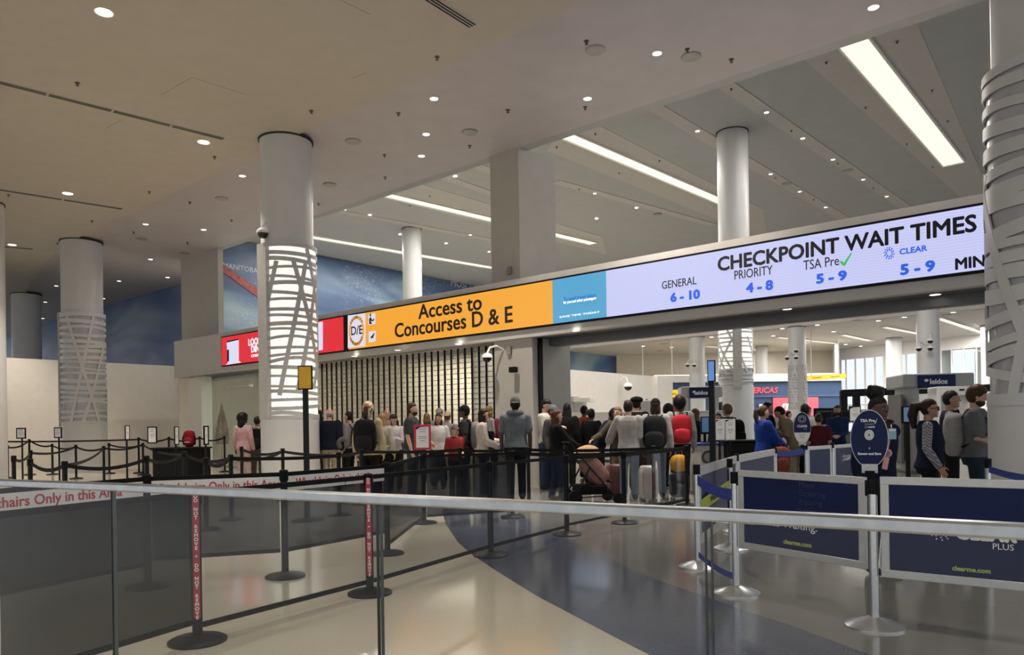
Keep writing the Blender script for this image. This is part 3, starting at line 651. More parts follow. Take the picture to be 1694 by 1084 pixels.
for a, b, lab in (((1286, 557), (1382, 567), 'far concourse slot light beside the three-camera column'), ((1166, 572), (1195, 574), 'short far slot light left of the lattice wrapped column'), ((1240, 577), (1264, 579), 'short far slot light right of the lattice wrapped column'), ((1462, 540), (1520, 551), 'far slot light left of the widest concourse column'), ((1551, 525), (1630, 551), 'far slot light right of the widest concourse column'), ((1394, 553), (1440, 563), 'far slot light between the three-camera column and the windows')):
    slot(a, b, .4, lab, ZC - .01)
def diffuser(a, b, w, label, nseg=1, z=ZC):
    p, q = onz(*a, z), onz(*b, z); t = thing('slot_diffuser', label, 'air vent', (p + q) / 2)
    d = (q - p).normalized(); x = V((-d.y, d.x, 0))
    for k in range(nseg):
        a_, b_ = p.lerp(q, (k + .01) / nseg), p.lerp(q, (k + .97) / nseg)
        MB().bar(a_ - ZV * .004, b_ - ZV * .004, w, .008).obj('frame', STRIP, t)
        g = MB()
        for j in (-1, 0, 1): g.bar(a_ + x * j * w * .28 - ZV * .009, b_ + x * j * w * .28 - ZV * .009, w * .14, .006)
        g.obj('slot', DARKG, t)
diffuser((620, -60), (786, 45), .2, 'dark slotted air diffuser at the top centre of the ceiling', 1)
diffuser((-40, 126), (372, 230), .17, 'longest slotted air diffuser across the left warm ceiling', 4)
diffuser((-5, 313), (205, 346), .16, 'slotted air diffuser above the left lattice column', 2)
diffuser((-5, 407), (56, 412), .16, 'short slotted air diffuser at the far left ceiling', 1)
def hatch(pts, z=ZC):
    m = MB()
    for a, b in zip(pts, pts[1:]): m.bar(onz(*a, z) - ZV * .001, onz(*b, z) - ZV * .001, .012, .004)
    return struct('trim_hatch', m, mat('ceiling_joint', (.35, .30, .25), .8))
hatch([(267, 157), (318, 128), (408, 157)]); hatch([(563, 0), (613, 24)]); hatch([(583, 130), (607, 120)]); hatch([(175, 213), (200, 199)])

# dome cameras
def dome(p, r, label, arm):
    t = thing('dome_camera', label, 'security camera', p); a = V(arm)
    MB().lathe(p, [(r * .25, r * .9), (r * .6, r * .75), (r, r * .35), (r * 1.05, 0), (r * .95, -.02 * r)], 18).obj('housing', WHITE, t)
    MB().ell(p, (r * .86, r * .86, r * .9)).obj('dark_dome', mat('camera_dome', (.01, .01, .012), .1), t)
    MB().tube([p + ZV * r * .85, p + ZV * r * 1.9 + a * .15, p + ZV * r * 2.2 + a * .45, p + ZV * r * 1.6 + a * .8, p + ZV * r * 1.2 + a], r * .2).obj('arm', WHITE, t)
dome(at(435, 386, 15.6), .13, 'white dome security camera on arm of the lit lattice column', V((.34, .1, 0)))
dome(onn(806, 592, -.25), .12, 'dome security camera hanging left of the central pillar', N * .45 + U * .2)
dome(at(918, 603, 17.2), .11, 'dome security camera on the jamb right of the central pillar', V((-.25, .1, 0)))
dome(ons(1039, 640, SP + .55), .24, 'dome security camera on far cream partial wall', V((-.4, .2, 0)))
for px, py, Y, lab in ((1137.5, 604, 53.4, 'left of two dome cameras on far column left of the lattice wrap'), (1148.5, 604, 53.4, 'right of two dome cameras on far column left of the lattice wrap'), (1302, 592, 48.4, 'left-hand dome camera on the three-camera column'), (1317, 580, 48.4, 'uppermost dome camera on the three-camera column'), (1317, 591, 48.4, 'lower right dome camera on the three-camera column'),
                       (1539, 564, 40, 'uppermost dome camera on the widest far column'), (1520, 577, 40, 'left dome camera on the widest far column'), (1539, 576, 40, 'lower right dome camera on the widest far column'), (1636, 592, 48.5, 'white dome camera on the pillar beside the right lattice column')):
    cx_, cY_, cr_ = {53.4: (1153, 54.5, .57), 48.4: (1319, 49.5, .56), 40: (1536, 41, .57), 48.5: (1642, 50, .66)}[Y]
    p = at(px, py, Y); v = at(cx_, 600, cY_) - p; v.z = 0; dome(p, .17, lab, v.normalized() * (v.length - cr_ + .02))
bx = onn(849, 612, -.02); MB().frame_box(bx, U * .07, N * .07, ZV * .06).obj('door_sensor', BLACK); tag(bpy.data.objects['door_sensor'], 'small black sensor box on the front of the central pillar', 'sensor')
for px, py, n_, lab in ((842, 448, .55, 'small grey wall plate on the square pier above the orange display'), (842, 580, .08, 'small grey wall plate on the pillar below the orange display')):
    tag(MB().frame_box(onn(px, py, n_), U * .055, N * .02, ZV * .09).obj('wall_plate', mat('plate_grey', (.25, .24, .22), .4)), lab, 'wall plate')
p = onz(1062.7, 574, ZC); tag(MB().cyl(p, V((p.x, p.y, at(1062.7, 622, p.y).z)), .05, seg=8).obj('hanging_rod', WHITE), 'white rod hanging above the far cream partial wall', 'rod')
def hsign(px0, py0, px1, py1, hpx, Y0, Y1, label, words, rods):
    a, b = at(px0, py0, Y0), at(px1, py1, Y1); h = hpx * Y0 / F; d = (b - a); d.z = 0; d.normalize(); n = V((d.y, -d.x, 0))
    t = thing('hanging_sign', label, 'sign', (a + b) / 2)
    MB().frame_box((a + b) / 2, (b - a) / 2, n * .1, ZV * h / 2).obj('casing', mat('sign_casing', (.35, .2, .02), .5), t)
    MB().frame_box((a + b) / 2 + n * .105, (b - a) / 2 * .98, n * .01, ZV * h * .43).obj('face', mat('yellow_backlit', (.8, .5, .02), .5, emit=(.85, .50, .02), es=.75), t)
    for f in rods: MB().cyl(a.lerp(b, f) + ZV * h / 2, V((a.lerp(b, f).x, a.lerp(b, f).y, ZC)), .04, seg=8).obj('hanging_rod', WHITE, t)
    for f, w in words: text(w, h * .55, TXTK, a.lerp(b, f) + n * .12, b - a, ZV, t)
hsign(1332, 626, 1398, 622, 8, 51, 53, 'long yellow hanging sign beside the three-camera column', ((.25, 'Concourse A'), (.7, 'Concourse B')), (.15, .84))
hsign(1104, 652, 1125, 651, 14, 56, 56, 'small yellow sign above the dark red panel past the partial wall', ((.4, 'Gates B'),), (.4,))
tag(MB().frame_box(at(1113, 673, 56.2), V((.48, 0, 0)), V((0, .1, 0)), ZV * .75).obj('red_panel', mat('maroon_panel', (.18, .02, .03), .5)), 'dark red panel directly below the small yellow sign', 'panel')
# struct: exit sign
tag(MB().frame_box(ons(1024, 617, SF + .13), V((.3, 0, 0)), V((0, .05, 0)), ZV * .2).obj('exit_sign', mat('red_exit', (.5, .02, .02), .5, emit=(.6, .03, .03), es=.8)), 'small red lit sign above the far partial wall', 'sign')

# ================================================================== HANDRAIL AND GLASS
zr = 1.12
rp_ = [onz(-160, 794, zr), onz(0, 798.5, zr), onz(187, 805.5, zr), onz(627, 825.5, zr), onz(1172, 851, zr), onz(1420, 864, zr), onz(1694, 879, zr), onz(1900, 890, zr)]
rail = thing('glass_handrail', 'brushed steel handrail on clear glass panels across the foreground', 'handrail', (rp_[3].x, rp_[3].y, 0))
for seg_ in (rp_[:4], rp_[3:]):
    prof = []
    for i, p in enumerate(seg_):
        d = (seg_[min(i + 1, len(seg_) - 1)] - seg_[max(i - 1, 0)]).normalized(); x = V((d.y, -d.x, 0))
        prof.append([p + x * a + ZV * b for a, b in ((-.019, -.014), (.019, -.014), (.021, -.010), (.021, .009), (.016, .014), (-.016, .014), (-.021, .009), (-.021, -.010))])
    MB().rings(prof).obj('rail_tube', RAILM, rail, smooth=.3)
GRAIL = glass('rail_glass', (.93, .95, .95), (.02, (.4, .42, .42)), rough=.01, fres=1.35)
def pane(a, b, m, z0, z1):
    d = (b - a).normalized(); a = a + d * .007; b = b - d * .007; x = V((d.y, -d.x, 0)) * .006
    f = lambda p, z: V((p.x, p.y, z))
    MB().prism([f(a, z0) - x, f(b, z0) - x, f(b, z0) + x, f(a, z0) + x], (0, 0, z1 - z0)).obj('glass_panel', m, rail, smooth=0)
    for e in (a, b):
        MB().prism([f(e, z0) - x * 1.02 - d * .0012, f(e, z0) - x * 1.02 + d * .0012, f(e, z0) + x * 1.02 + d * .0012, f(e, z0) + x * 1.02 - d * .0012], (0, 0, z1 - z0)).obj('glass_edge', mat('glass_edge', (.035, .045, .045), .2), rail, smooth=0)
for a, b in zip((rp_[0], rp_[2], rp_[3], rp_[4]), (rp_[2], rp_[3], rp_[4], rp_[7])):
    pane(a, b, GRAIL, .02, zr - .017)
MB().rings([[p + V((0, 0, -zr)) + (V((.03, .03, 0)) if k in (0, 3) else V((-.03, -.03, 0))) * 1 + ZV * (0 if k < 2 else .05) for k in range(4)] for p in rp_]).obj('floor_shoe', STEEL, rail, smooth=0)

# ================================================================== BARRIERS
PH = .96
def stanchion_parts(t, silver=False, h=PH):
    c = V((0, 0, 0))
    if silver:
        MB().lathe(c, [(.18, 0), (.18, .012), (.16, .022), (.05, .062), (.028, .066)], 36).obj('base', STEEL, t, local=True)
        MB().cyl(c + ZV * .06, c + ZV * (h - .09), .027, seg=20).obj('post', STEEL, t, local=True)
        MB().cyl(c + ZV * (h - .09), c + ZV * h, .031, seg=20).obj('belt_head', BLACK, t, local=True)
    else:
        MB().lathe(c, [(.175, 0), (.175, .015), (.15, .028), (.05, .045), (.034, .05)], 36).obj('base', BLKMET, t, local=True)
        MB().cyl(c + ZV * .045, c + ZV * (h - .08), .031, seg=20).obj('post', BLKMET, t, local=True)
        MB().lathe(c, [(.036, h - .1), (.039, h - .09), (.039, h - .01), (.03, h)], 20).obj('belt_head', BLACK, t, local=True)
    return t
PROTO = {}
def stanchion(p, label, silver=False, h=PH, group=None):
    p = V((p.x, p.y, 0)); key = (silver, round(h, 2)); nm_ = 'belt_stanchion'
    if key not in PROTO:
        t = thing(nm_, label, 'stanchion', p, 0, group); stanchion_parts(t, silver, h); PROTO[key] = (t, list(KIDS[t.name])); return t
    src, parts = PROTO[key]; t = src.copy(); col.objects.link(t); t.location = p; t['label'] = label
    if 'group' in t.keys(): del t['group']
    if group: t['group'] = group
    for ch in parts: k = ch.copy(); col.objects.link(k); k.parent = t
    return t
def belt(post, p, q, z=.9, sag=.03, h=.05, m=None, name='belt', z2=None):
    p, q = V((p.x, p.y, 0)), V((q.x, q.y, 0)); z2 = z if z2 is None else z2; d = (q - p).normalized(); x = V((d.y, -d.x, 0)) * .003; rs = []
    a, b = p + d * .036, q - d * .036
    for i in range(9):
        f = i / 8; c = a.lerp(b, f) + ZV * (z + (z2 - z) * f - sag * 4 * f * (1 - f))
        rs.append([c - x - ZV * h / 2, c + x - ZV * h / 2, c + x + ZV * h / 2, c - x + ZV * h / 2])
    return MB().rings(rs).obj(name, m or BELT, post)
SMOKE = glass('smoked_banner', (.17, .18, .18), (.55, (.026, .028, .027)), rough=.15)
SMOKE2 = glass('dark_mesh_banner', (.20, .21, .22), (.5, (.020, .021, .023)), rough=.15)
CLEARV = glass('clear_vinyl', (.90, .92, .93), (.02, (.35, .38, .4)), rough=.06)
def banner(p, q, label, sheet, z0, z1, sign=None, tf=.5, top=.035, bot=.035, trim=BLACK, signside=-1, name='barrier_banner'):
    p, q = V((p.x, p.y, 0)), V((q.x, q.y, 0)); d = (q - p).normalized(); p, q = p + d * .038, q - d * .038; x = V((d.y, -d.x, 0))
    t = thing(name, label, 'barrier banner', (p + q) / 2)
    bx_ = lambda za, zb, th, m, nm, off=0, a=0, b=1: MB().frame_box(p.lerp(q, (a + b) / 2) + ZV * (za + zb) / 2 + x * off, (q - p) / 2 * (b - a), x * th / 2, ZV * (zb - za) / 2).obj(nm, m, t)
    bx_(z0, z1, .003, sheet, 'sheet')
    bx_(z1 - top / 2, z1 + top / 2, .012, trim, 'top_bar'); bx_(z0 - bot / 2, z0 + bot / 2, .012, trim, 'bottom_bar')
    if sign:
        s = bx_(z1 - .02 - .13, z1 - .02, .005, PAPER, 'sign_strip', .004)
        text('Wheelchairs Only in this Area', .108, TXTR, p.lerp(q, tf) + ZV * (z1 - .087) + x * .008, q - p, ZV, s, bold=.0008, depth=.001, sx=sign)
    return t
def base(px, py): return onz(px, py, 0)
A = [base(*p) for p in ((327, 1062), (612, 983), (812, 920), (938, 885), (1137, 837))]
A0 = V((-2.52, 3.56, 0))
Anames = ['front black stanchion at lower left with red do not remove tape', 'black stanchion at centre left with red do not remove tape', 'black stanchion between two clear vinyl banners in the middle', 'black stanchion at the right end of clear vinyl banners', 'black stanchion in front of the white desk left of silver posts']
An = [stanchion(p, l) for p, l in zip(A, Anames)]
banner(A0, A[0], 'smoked banner at the lower left corner, left of the taped stanchion', SMOKE, .13, .93)
banner(A[0], A[1], 'clear banner between the two red taped stanchions', CLEARV, .10, .93)
banner(A[1], A[2], 'clear vinyl banner right of the second red taped stanchion', CLEARV, .10, .93)
banner(A[2], A[3], 'clear vinyl banner with bright reflections, second in the middle row', CLEARV, .10, .93)
belt(An[3], A[3], A[4], .92, .01); belt(An[3], A[3], A[4], .12, .01, .03, name='lower_belt')
def redtape(post, p, lab):
    d = V((-p.x, -p.y, 0)).normalized(); x = V((d.y, -d.x, 0)) * -1
    c = p + d * .036; c = V((c.x, c.y, 0)); t = MB().frame_box(c + ZV * .54, x * .02, d * .003, ZV * .385).obj('warning_tape', mat('red_tape', (.42, .03, .05), .5), post)
    t['label'] = lab
    s = 'DO NOT REMOVE ^ DO NOT REMOVE'; n = len(s)
    for i, ch in enumerate(s):
        if ch == ' ': continue
        text(ch, .03, TXTW, c + d * .004 + ZV * (.915 - .755 * i / (n - 1)), x, ZV, t, bold=.0006, depth=.0006)
redtape(An[0], A[0], 'red tape with white letters'); redtape(An[1], A[1], 'red tape with white letters')
Q0 = base(-170, 1070)
Q = [base(*p) for p in ((245, 972), (472, 955), (641, 917), (702, 866), (848, 856), (1033, 866))]
Qn = [stanchion(p, l) for p, l in zip(Q, ['black stanchion with wide base seen through the smoked lower left banner', 'black stanchion between the two white wheelchair signs', 'black stanchion at the right end of the wheelchair signs', 'black stanchion carrying the red framed notice', 'black stanchion behind the middle clear banners, below the man with neck pillow', 'black stanchion beside the pink stroller'])]
banner(Q0, Q[0], 'dark banner with wheelchair sign at far left, its first letters cut off', SMOKE2, .20, .92, .95, .52)
banner(Q[0], Q[1], 'dark banner with wheelchair sign between the wide base and next stanchion', SMOKE2, .24, .92, .80)
banner(Q[1], Q[2], 'dark banner with smallest wheelchair sign, nearest the centre', SMOKE2, .24, .92, .80)
banner(Q[2], Q[3], 'short dark mesh banner left of the red framed notice stanchion', SMOKE2, .10, .92)
banner(Q[3], Q[4], 'dark mesh banner below the boy in the red shirt', SMOKE2, .10, .92)
belt(Qn[4], Q[4], Q[5], .92, .02); belt(Qn[5], Q[5], A[4], .92, .01)
banner(Q[5], A[4], 'clear banner right of the stroller in front of the jeans', CLEARV, .10, .90)
# queue row close to the crowd
def ptop(px, py, h=PH): return onz(px, py, h)
T = [ptop(560, 748), at(597, hor(597), 12.6), at(760, hor(760), 12.6), at(844, hor(844), 12.4), at(873, hor(873), 12.2), at(1080, hor(1080), 11.9)]
Tn = [stanchion(p, f'thin black stanchion along the crowd, {ordn(i + 1)} from the left', group='stanchions along the crowd') for i, p in enumerate(T)]
for i in range(5): belt(Tn[i], T[i], T[i + 1], .91, .02)
belt(Tn[5], T[5], A[4], .91, .02)
# maze of posts on the left
def lp(px, ytop):
    d = ytop - hor(px); Y = .37 * F / max(d, 18.5); return at(px, hor(px), min(Y, 23)), (PH if d > 18 else 1.12)
L = [(12, 737), (22, 754), (48, 733), (50, 745), (49, 759), (86, 733), (106, 763), (125, 736), (171, 738), (180, 732), (236, 733), (242, 754), (229, 722), (279, 721), (304, 747), (330, 722), (371, 722), (339, 757), (381, 752), (399, 739), (467, 742)]
Lp = [lp(*x) for x in L]
order = sorted(range(len(L)), key=lambda i: L[i][0])
Ln = {}
for r_, i in enumerate(order):
    Ln[i] = stanchion(Lp[i][0], f'thin black stanchion in the left queue maze, {ordn(r_ + 1)} from the left', h=Lp[i][1], group='stanchions of the left maze')
def link(a, b, sag=.08): belt(Ln[a], Lp[a][0], Lp[b][0], Lp[a][1] - .06, sag, z2=Lp[b][1] - .06)
for a, b in ((0, 2), (2, 5), (5, 7), (7, 8), (8, 10), (1, 3), (3, 7), (4, 6), (6, 11), (11, 14), (14, 18), (18, 20), (9, 10), (12, 13), (15, 16), (13, 15), (17, 18), (19, 20), (10, 14), (6, 8)): link(a, b)
belt(Ln[20], Lp[20][0], T[0], .9, .02); belt(Ln[18], Lp[18][0], T[0], .9, .02)
belt(Ln[12], Lp[12][0], at(5, 735, 23), 1.05, .02)
# silver posts and blue panels
Sv = [base(*p) for p in ((1155, 939), (1218, 982), (1447, 1037))]
def line_pt(p, ytop, Yd): return at(p, hor(p), Yd)
Sb = [at(1217, hor(1217), 8.9), at(1281, hor(1281), 10.8), at(1332, hor(1332), 12.0), at(1376, hor(1376), 12.6), at(1412, hor(1412), 13.2), at(1633, hor(1633), 7.0), at(1206, hor(1206), 7.7)]
SL_ = ['silver stanchion left of the lime strip, its round base on grey floor', 'silver stanchion at the left end of the near blue panels', 'tallest silver stanchion in front, carrying the big oval sign', 'silver stanchion between the two receding blue panels', 'silver stanchion at the far end of the receding blue panels', 'silver stanchion under the small oval sign', 'silver stanchion left of the blue panel with white logo', 'silver stanchion behind the big oval sign', 'silver stanchion beside the bearded man in grey', 'silver stanchion base half hidden behind the near left blue panel']
Sn_ = [stanchion(p, l, True, .94) for p, l in zip(Sv + Sb, SL_)]
SP_ = Sv + Sb
def blue_panel(p, q, label, z0, z1, fw=.045, words=None, name='crowd_barrier'):
    p, q = V((p.x, p.y, 0)), V((q.x, q.y, 0)); d = (q - p).normalized(); p, q = p + d * .045, q - d * .045; x = V((d.y, -d.x, 0))
    if x.y > 0: x = -x
    t = thing(name, label, 'barrier panel', (p + q) / 2); L = (q - p).length
    MB().frame_box((p + q) / 2 + ZV * (z0 + z1) / 2, (q - p) / 2, x * .006, ZV * (z1 - z0) / 2).obj('printed_panel', NAVY, t)
    fr = MB(); c = (p + q) / 2
    for z in (z0 + fw / 2, z1 - fw / 2): fr.frame_box(c + ZV * z, (q - p) / 2, x * .014, ZV * fw / 2)
    for e in (p + d * fw / 2, q - d * fw / 2): fr.frame_box(e + ZV * (z0 + z1) / 2, d * fw / 2, x * .013, ZV * (z1 - z0) / 2)
    fr.obj('frame', ALU, t, bevel=.003)
    for e in (p - d * .02, q + d * .02): MB().frame_box(e + ZV * (z1 - .07), d * .022, x * .012, ZV * .05).obj('clip', BLACK, t)
    def word(s, f, z, size, m, bold=0, align='CENTER', spacing=1): text(s, size, m, p.lerp(q, f) + ZV * z + x * .008, (q - p), ZV, t, bold=bold, depth=.0015, align=align, spacing=spacing)
    def emblem(f, z, r):
        mb = MB(); cc = p.lerp(q, f) + ZV * z + x * .009
        for rr, n, ph in ((.5, 10, 0), (.72, 10, .31), (.97, 12, .1)):
            for i in range(n):
                a = 2 * PI * i / n + ph; mb.ell(cc + d * rr * r * math.cos(a) + ZV * rr * r * math.sin(a), (r * .075,) * 3, seg=8, rng=5)
        mb.obj('dotted_emblem', TXTW, t)
    if words: words(word, emblem)
    return t
LIMETXT = mat('lime_lettering', (.45, .52, .12), .6)
zt1 = 1.33 - (777 - hor(1222)) * Sv[1].y / F; zb1 = 1.33 - (905 - hor(1222)) * Sv[1].y / F
zt2 = 1.33 - (788 - hor(1452)) * Sv[2].y / F; zb2 = 1.33 - (953 - hor(1452)) * Sv[2].y / F
def w1_(word, emblem):
    word('Less Waiting.', .22, zt1 - .37, .085, TXTW, align='LEFT'); word('clearme.com', .50, zb1 + .10, .045, LIMETXT, .0006)
    for i, s in enumerate(('More', 'Exploring', 'Enjoying', 'Living')): word(s, .52, zt1 - .08 - i * .06, .055, mat('faint_print', (.02, .035, .14), .5), align='LEFT')
blue_panel(Sv[1], Sv[2], 'near blue barrier panel with silver frame between two silver posts', zb1, zt1, .05, w1_)
EndR = at(1745, hor(1745), 4.17)
def w2_(word, emblem):
    k = lambda px: max(0, min(1, ((at(px, hor(px), 1) * 1).x)))
    def fr_(px):
        r = ray(px, hor(px)); a, b = Sv[2], EndR
        # intersect ray with line a-b in plan
        ex, ey = b.x - a.x, b.y - a.y; den = r.x * ey - r.y * ex
        return (a.y * r.x - a.x * r.y) / (r.y * ex - r.x * ey) if abs(den) > 1e-9 else .5
    def zz_(px, py): f = fr_(px); Y = Sv[2].y + (EndR.y - Sv[2].y) * f; return 1.33 - (py - hor(px)) * Y / F
    emblem(fr_(1551), zz_(1551, 877), .062); word('CLEAR', fr_(1632), zz_(1632, 886), .093, TXTW, .0035, spacing=1.12); word('PLUS', fr_(1664), zz_(1664, 906), .05, TXTW)
    word('clearme.com', fr_(1605), zz_(1605, 943), .038, LIMETXT, .0006)
blue_panel(Sv[2], EndR, 'nearest blue barrier panel with white lettering at lower right', zb2, zt2, .05, w2_)
blue_panel(Sv[0], Sb[0], 'receding blue barrier panel behind the lime strip', .2, .92, .09)
blue_panel(Sb[0], Sb[1], 'farther receding blue barrier panel below the woman in blue jacket', .2, .92, .09)
belt(Sn_[0], SP_[0], Sv[1], .80, .03, .09, BLUEB, z2=.76); belt(Sn_[0], SP_[0], Sv[1], .12, .02, .05, BLUEB, name='lower_belt')
lm = belt(Sn_[0], SP_[0], Sb[6], .54, 0, .11, LIME, name='lime_strip', z2=.66); lm['label'] = 'lime strip printed Welcome Back'
pA, pB = V((SP_[0].x, SP_[0].y, 0)), V((Sb[6].x, Sb[6].y, 0)); mid = pA.lerp(pB, .6) + ZV * .612; dd = (pB - pA).normalized()
text('Welcome Back', .09, TXTK, mid + V((dd.y, -dd.x, 0)) * .006, (pB - pA) + ZV * .12, ZV, lm, depth=.001)
belt(Sn_[4], Sb[1], Sb[2], .85, .03, .08, BLUEB)
def w3_(word, emblem): emblem(.45, .66, .07); word('CLEAR', .7, .66, .12, TXTW, .002)
bp_ = blue_panel(Sb[2], Sb[3], 'small blue barrier panel right of the small oval sign', .2, .90, .06)
blue_panel(Sb[3], Sb[4], 'small blue barrier panel with white logo left of the big oval sign', .2, .90, .06, w3_)
belt(Sn_[8], Sb[5], at(1740, hor(1740), 5.6), .84, .02, .06, BLUEB)
def oval(c, w, h, label, small):
    n = V((-c.x, -c.y, 0)).normalized(); x = V((-n.y, n.x, 0))
    if x.x < 0: x = -x
    t = thing('oval_sign', label, 'sign', c - ZV * (h + .06)); K = 40
    pts = lambda a, b, o: [c + x * a * math.cos(2 * PI * i / K) + ZV * b * math.sin(2 * PI * i / K) + n * o for i in range(K)]
    MB().prism(pts(w, h, -.008), n * .012).obj('white_edge', WHITE, t); f = MB().prism(pts(w * .965, h * .975, .004), n * .003).obj('blue_face', NAVY, t)
    MB().frame_box(c - ZV * (h + .005), x * w * .42, n * .014, ZV * .03).obj('bracket', ALU, t); MB().frame_box(c - ZV * (h + .06), x * .03, n * .03, ZV * .04).obj('post_clip', BLACK, t)
    W = lambda s, fx_, fz_, sz, m=TXTW, b=0: text(s, sz, m, c + x * fx_ * w + ZV * fz_ * h + n * .0085, x, ZV, f, bold=b, depth=.001)
    if small:
        pp = [p for p in pts(w * .965, h * .975, .0072) if (p - c).z < -.28 * h]; MB().prism(pp, n * .002).obj('white_lower_half', PAPER, t)
        W('CLEAR', 0, .10, .052, b=.001); W('PLUS', .35, -.08, .02); W('ENTER', 0, -.45, .030, TXTK); W('HERE', 0, -.62, .030, TXTK)
        em = (0, .55, .06)
    else:
        W('TSA Pre', -.08, .62, .026, b=.0007); W('ENROLLMENT', .02, .50, .009); W('CLEAR', .12, .40, .014, b=.0004); W('&', 0, -.33, .018); W('Renew and Save', 0, -.52, .0215, b=.0006)
        MB().prism([c + x * w * a + ZV * h * b + n * .008 for a, b in ((.28, .56), (.33, .50), (.45, .72), (.33, .58))], n * .001).obj('tick', TXTW, f)
        MB().prism([c + x * .029 * math.cos(2 * PI * i / 24) + ZV * (.13 * h + .029 * 1.2 * math.sin(2 * PI * i / 24)) + n * .0075 for i in range(24)], n * .002).obj('round_seal', PAPER, f)
        sl = MB()
        for i in range(10): sl.ell(c + x * .020 * math.cos(2 * PI * i / 10) + ZV * (.13 * h + .024 * math.sin(2 * PI * i / 10)) + n * .0105, (.004, .002, .004), seg=6, rng=4)
        sl.ell(c + ZV * (.13 * h) + n * .0105, (.010, .003, .012), seg=10, rng=5); sl.obj('seal_print', mat('seal_grey', (.25, .25, .25), .6), f)
        em = (-.16, .40, .009)
    mb = MB(); cc = c + x * em[0] * w + ZV * em[1] * h + n * .009
    for rr, n_ in ((.55, 8), (.95, 12)):
        for i in range(n_): mb.ell(cc + x * rr * em[2] * math.cos(2 * PI * i / n_) + ZV * rr * em[2] * math.sin(2 * PI * i / n_), (em[2] * .12,) * 3, seg=6, rng=4)
    mb.obj('dotted_emblem', TXTW, f)
oc = at(1438, 726, 4.98); oval(oc, 28.5 * 4.98 / F, 48 * 4.98 / F, 'big blue oval sign on the nearest silver post', False)
oc2 = at(1327, 708, 11.9); oval(oc2, 13.5 * 11.9 / F, 26 * 11.9 / F, 'small blue and white oval sign above the far silver post', True)

# framed notices on posts
def notice(px, py, Y, wpx, hpx, label, fm=BLACK, tilt=0, post=True, yaw=None, fw=.02, blue=True, z0=0):
    c = at(px, py, Y); w, h = wpx * Y / F, hpx * Y / F; a = yaw if yaw is not None else 0
    x = V((math.cos(a), math.sin(a), 0)); n = V((x.y, -x.x, 0))
    t = thing('notice_stand', label, 'sign', V((c.x, c.y, z0 if post else c.z - h / 2)))
    MB().frame_box(c, x * w / 2, n * .012, ZV * h / 2).obj('frame', fm, t, bevel=.004)
    pp = MB().frame_box(c + n * .013, x * (w / 2 - fw), n * .002, ZV * (h / 2 - fw)).obj('paper', PAPER, t)
    ln = MB()
    for k, (f, q) in enumerate(((.32, .6), (.22, .5), (.02, .7), (-.05, .6), (-.14, .4))):
        ln.frame_box(c + n * .0155 + ZV * f * h, x * (w / 2 - fw) * q, n * .0006, ZV * h * .012)
    ln.obj('printed_lines', mat('print_grey', (.25, .26, .3), .6), pp)
    if blue: MB().prism([c + n * .0155 + x * (-w / 2 + fw) + ZV * (h / 2 - fw), c + n * .0155 + x * (-w / 2 + fw) + ZV * (h / 2 - fw - h * .12), c + n * .0155 + x * (-w / 4 + fw) + ZV * (h / 2 - fw - h * .02), c + n * .0155 + x * (w / 2 - fw) + ZV * (h / 2 - fw)], n * .001).obj('blue_corner', NAVY, pp)
    if post: MB().cyl(V((c.x, c.y, z0)) - n * .035, V((c.x, c.y, c.z + h * .1)) - n * .035, .022, seg=12).obj('post', BLKMET, t)
    if post and z0 == 0: MB().lathe(V((c.x, c.y, 0)) - n * .035, [(.16, 0), (.16, .015), (.03, .04)], 24).obj('base', BLKMET, t)
    return t
notice(699, 723.5, 10.15, 28, 42, 'red framed white notice standing on a stanchion in the crowd', REDF, post=False, fw=.03)
notice(35, 717, 19.5, 16, 18, 'black framed notice on post, leftmost beside the wall', fw=.03, blue=False)
notice(96, 716, 19.5, 13, 18, 'black framed notice on post just left of the unlit lattice column', fw=.03, blue=False)
notice(210.5, 716, 17, 8, 24, 'narrow edge-on notice on post right of the unlit lattice column', yaw=.9, fw=.02, blue=False)
notice(252, 720, 18.5, 16, 28, 'large tilted black framed notice on the left black counter', fw=.03, blue=False, z0=1.0)
notice(292, 721, 16.5, 8, 30, 'narrow edge-on notice left of the red backpack', yaw=.9, fw=.02, blue=False)
notice(341, 720.5, 15.5, 9, 32, 'grey framed notice right of the red backpack', yaw=.7, fw=.03, blue=False)
notice(1191, 711, 13.2, 16, 35, 'left of two white paper notices beside the pole with blue screen', ALU, fw=.012)
notice(1208, 711, 13.2, 17, 35, 'right of two white paper notices beside the pole with blue screen', ALU, fw=.012)
notice(1414, 685, 14.5, 20, 26, 'white notice on a stand just left of the big oval sign', fw=.02)
# pole signs
def pole_sign(px, py, Y, wpx, hpx, label, face, wide=.05, yaw=0):
    c = at(px, py, Y); w, h = wpx * Y / F, hpx * Y / F; x = V((math.cos(yaw), math.sin(yaw), 0)); n = V((x.y, -x.x, 0))
    t = thing('pole_sign', label, 'sign', V((c.x, c.y, 0)))
    MB().frame_box(c, x * w / 2, n * .02, ZV * h / 2).obj('casing', BLACK, t, bevel=.004); MB().frame_box(c + n * .021, x * (w / 2 - .015), n * .002, ZV * (h / 2 - .018)).obj('face', face, t)
    MB().frame_box(V((c.x, c.y, (c.z - h / 2) / 2)), x * wide, n * wide * .8, ZV * (c.z - h / 2) / 2).obj('pole', BLKMET, t)
    MB().lathe(V((c.x, c.y, 0)), [(.22, 0), (.22, .015), (.06, .04)], 28).obj('base', BLKMET, t)
pole_sign(505, 625, 10.6, 24, 40, 'yellow rectangular sign on a black pole in front of lit column', YELL, .035)
pole_sign(1177, 614, 11.6, 13, 36, 'black pole topped by a narrow blue screen right of the crowd', mat('blue_screen', (.05, .12, .3), .3, emit=(.09, .2, .48), es=1), .042, yaw=-.5)
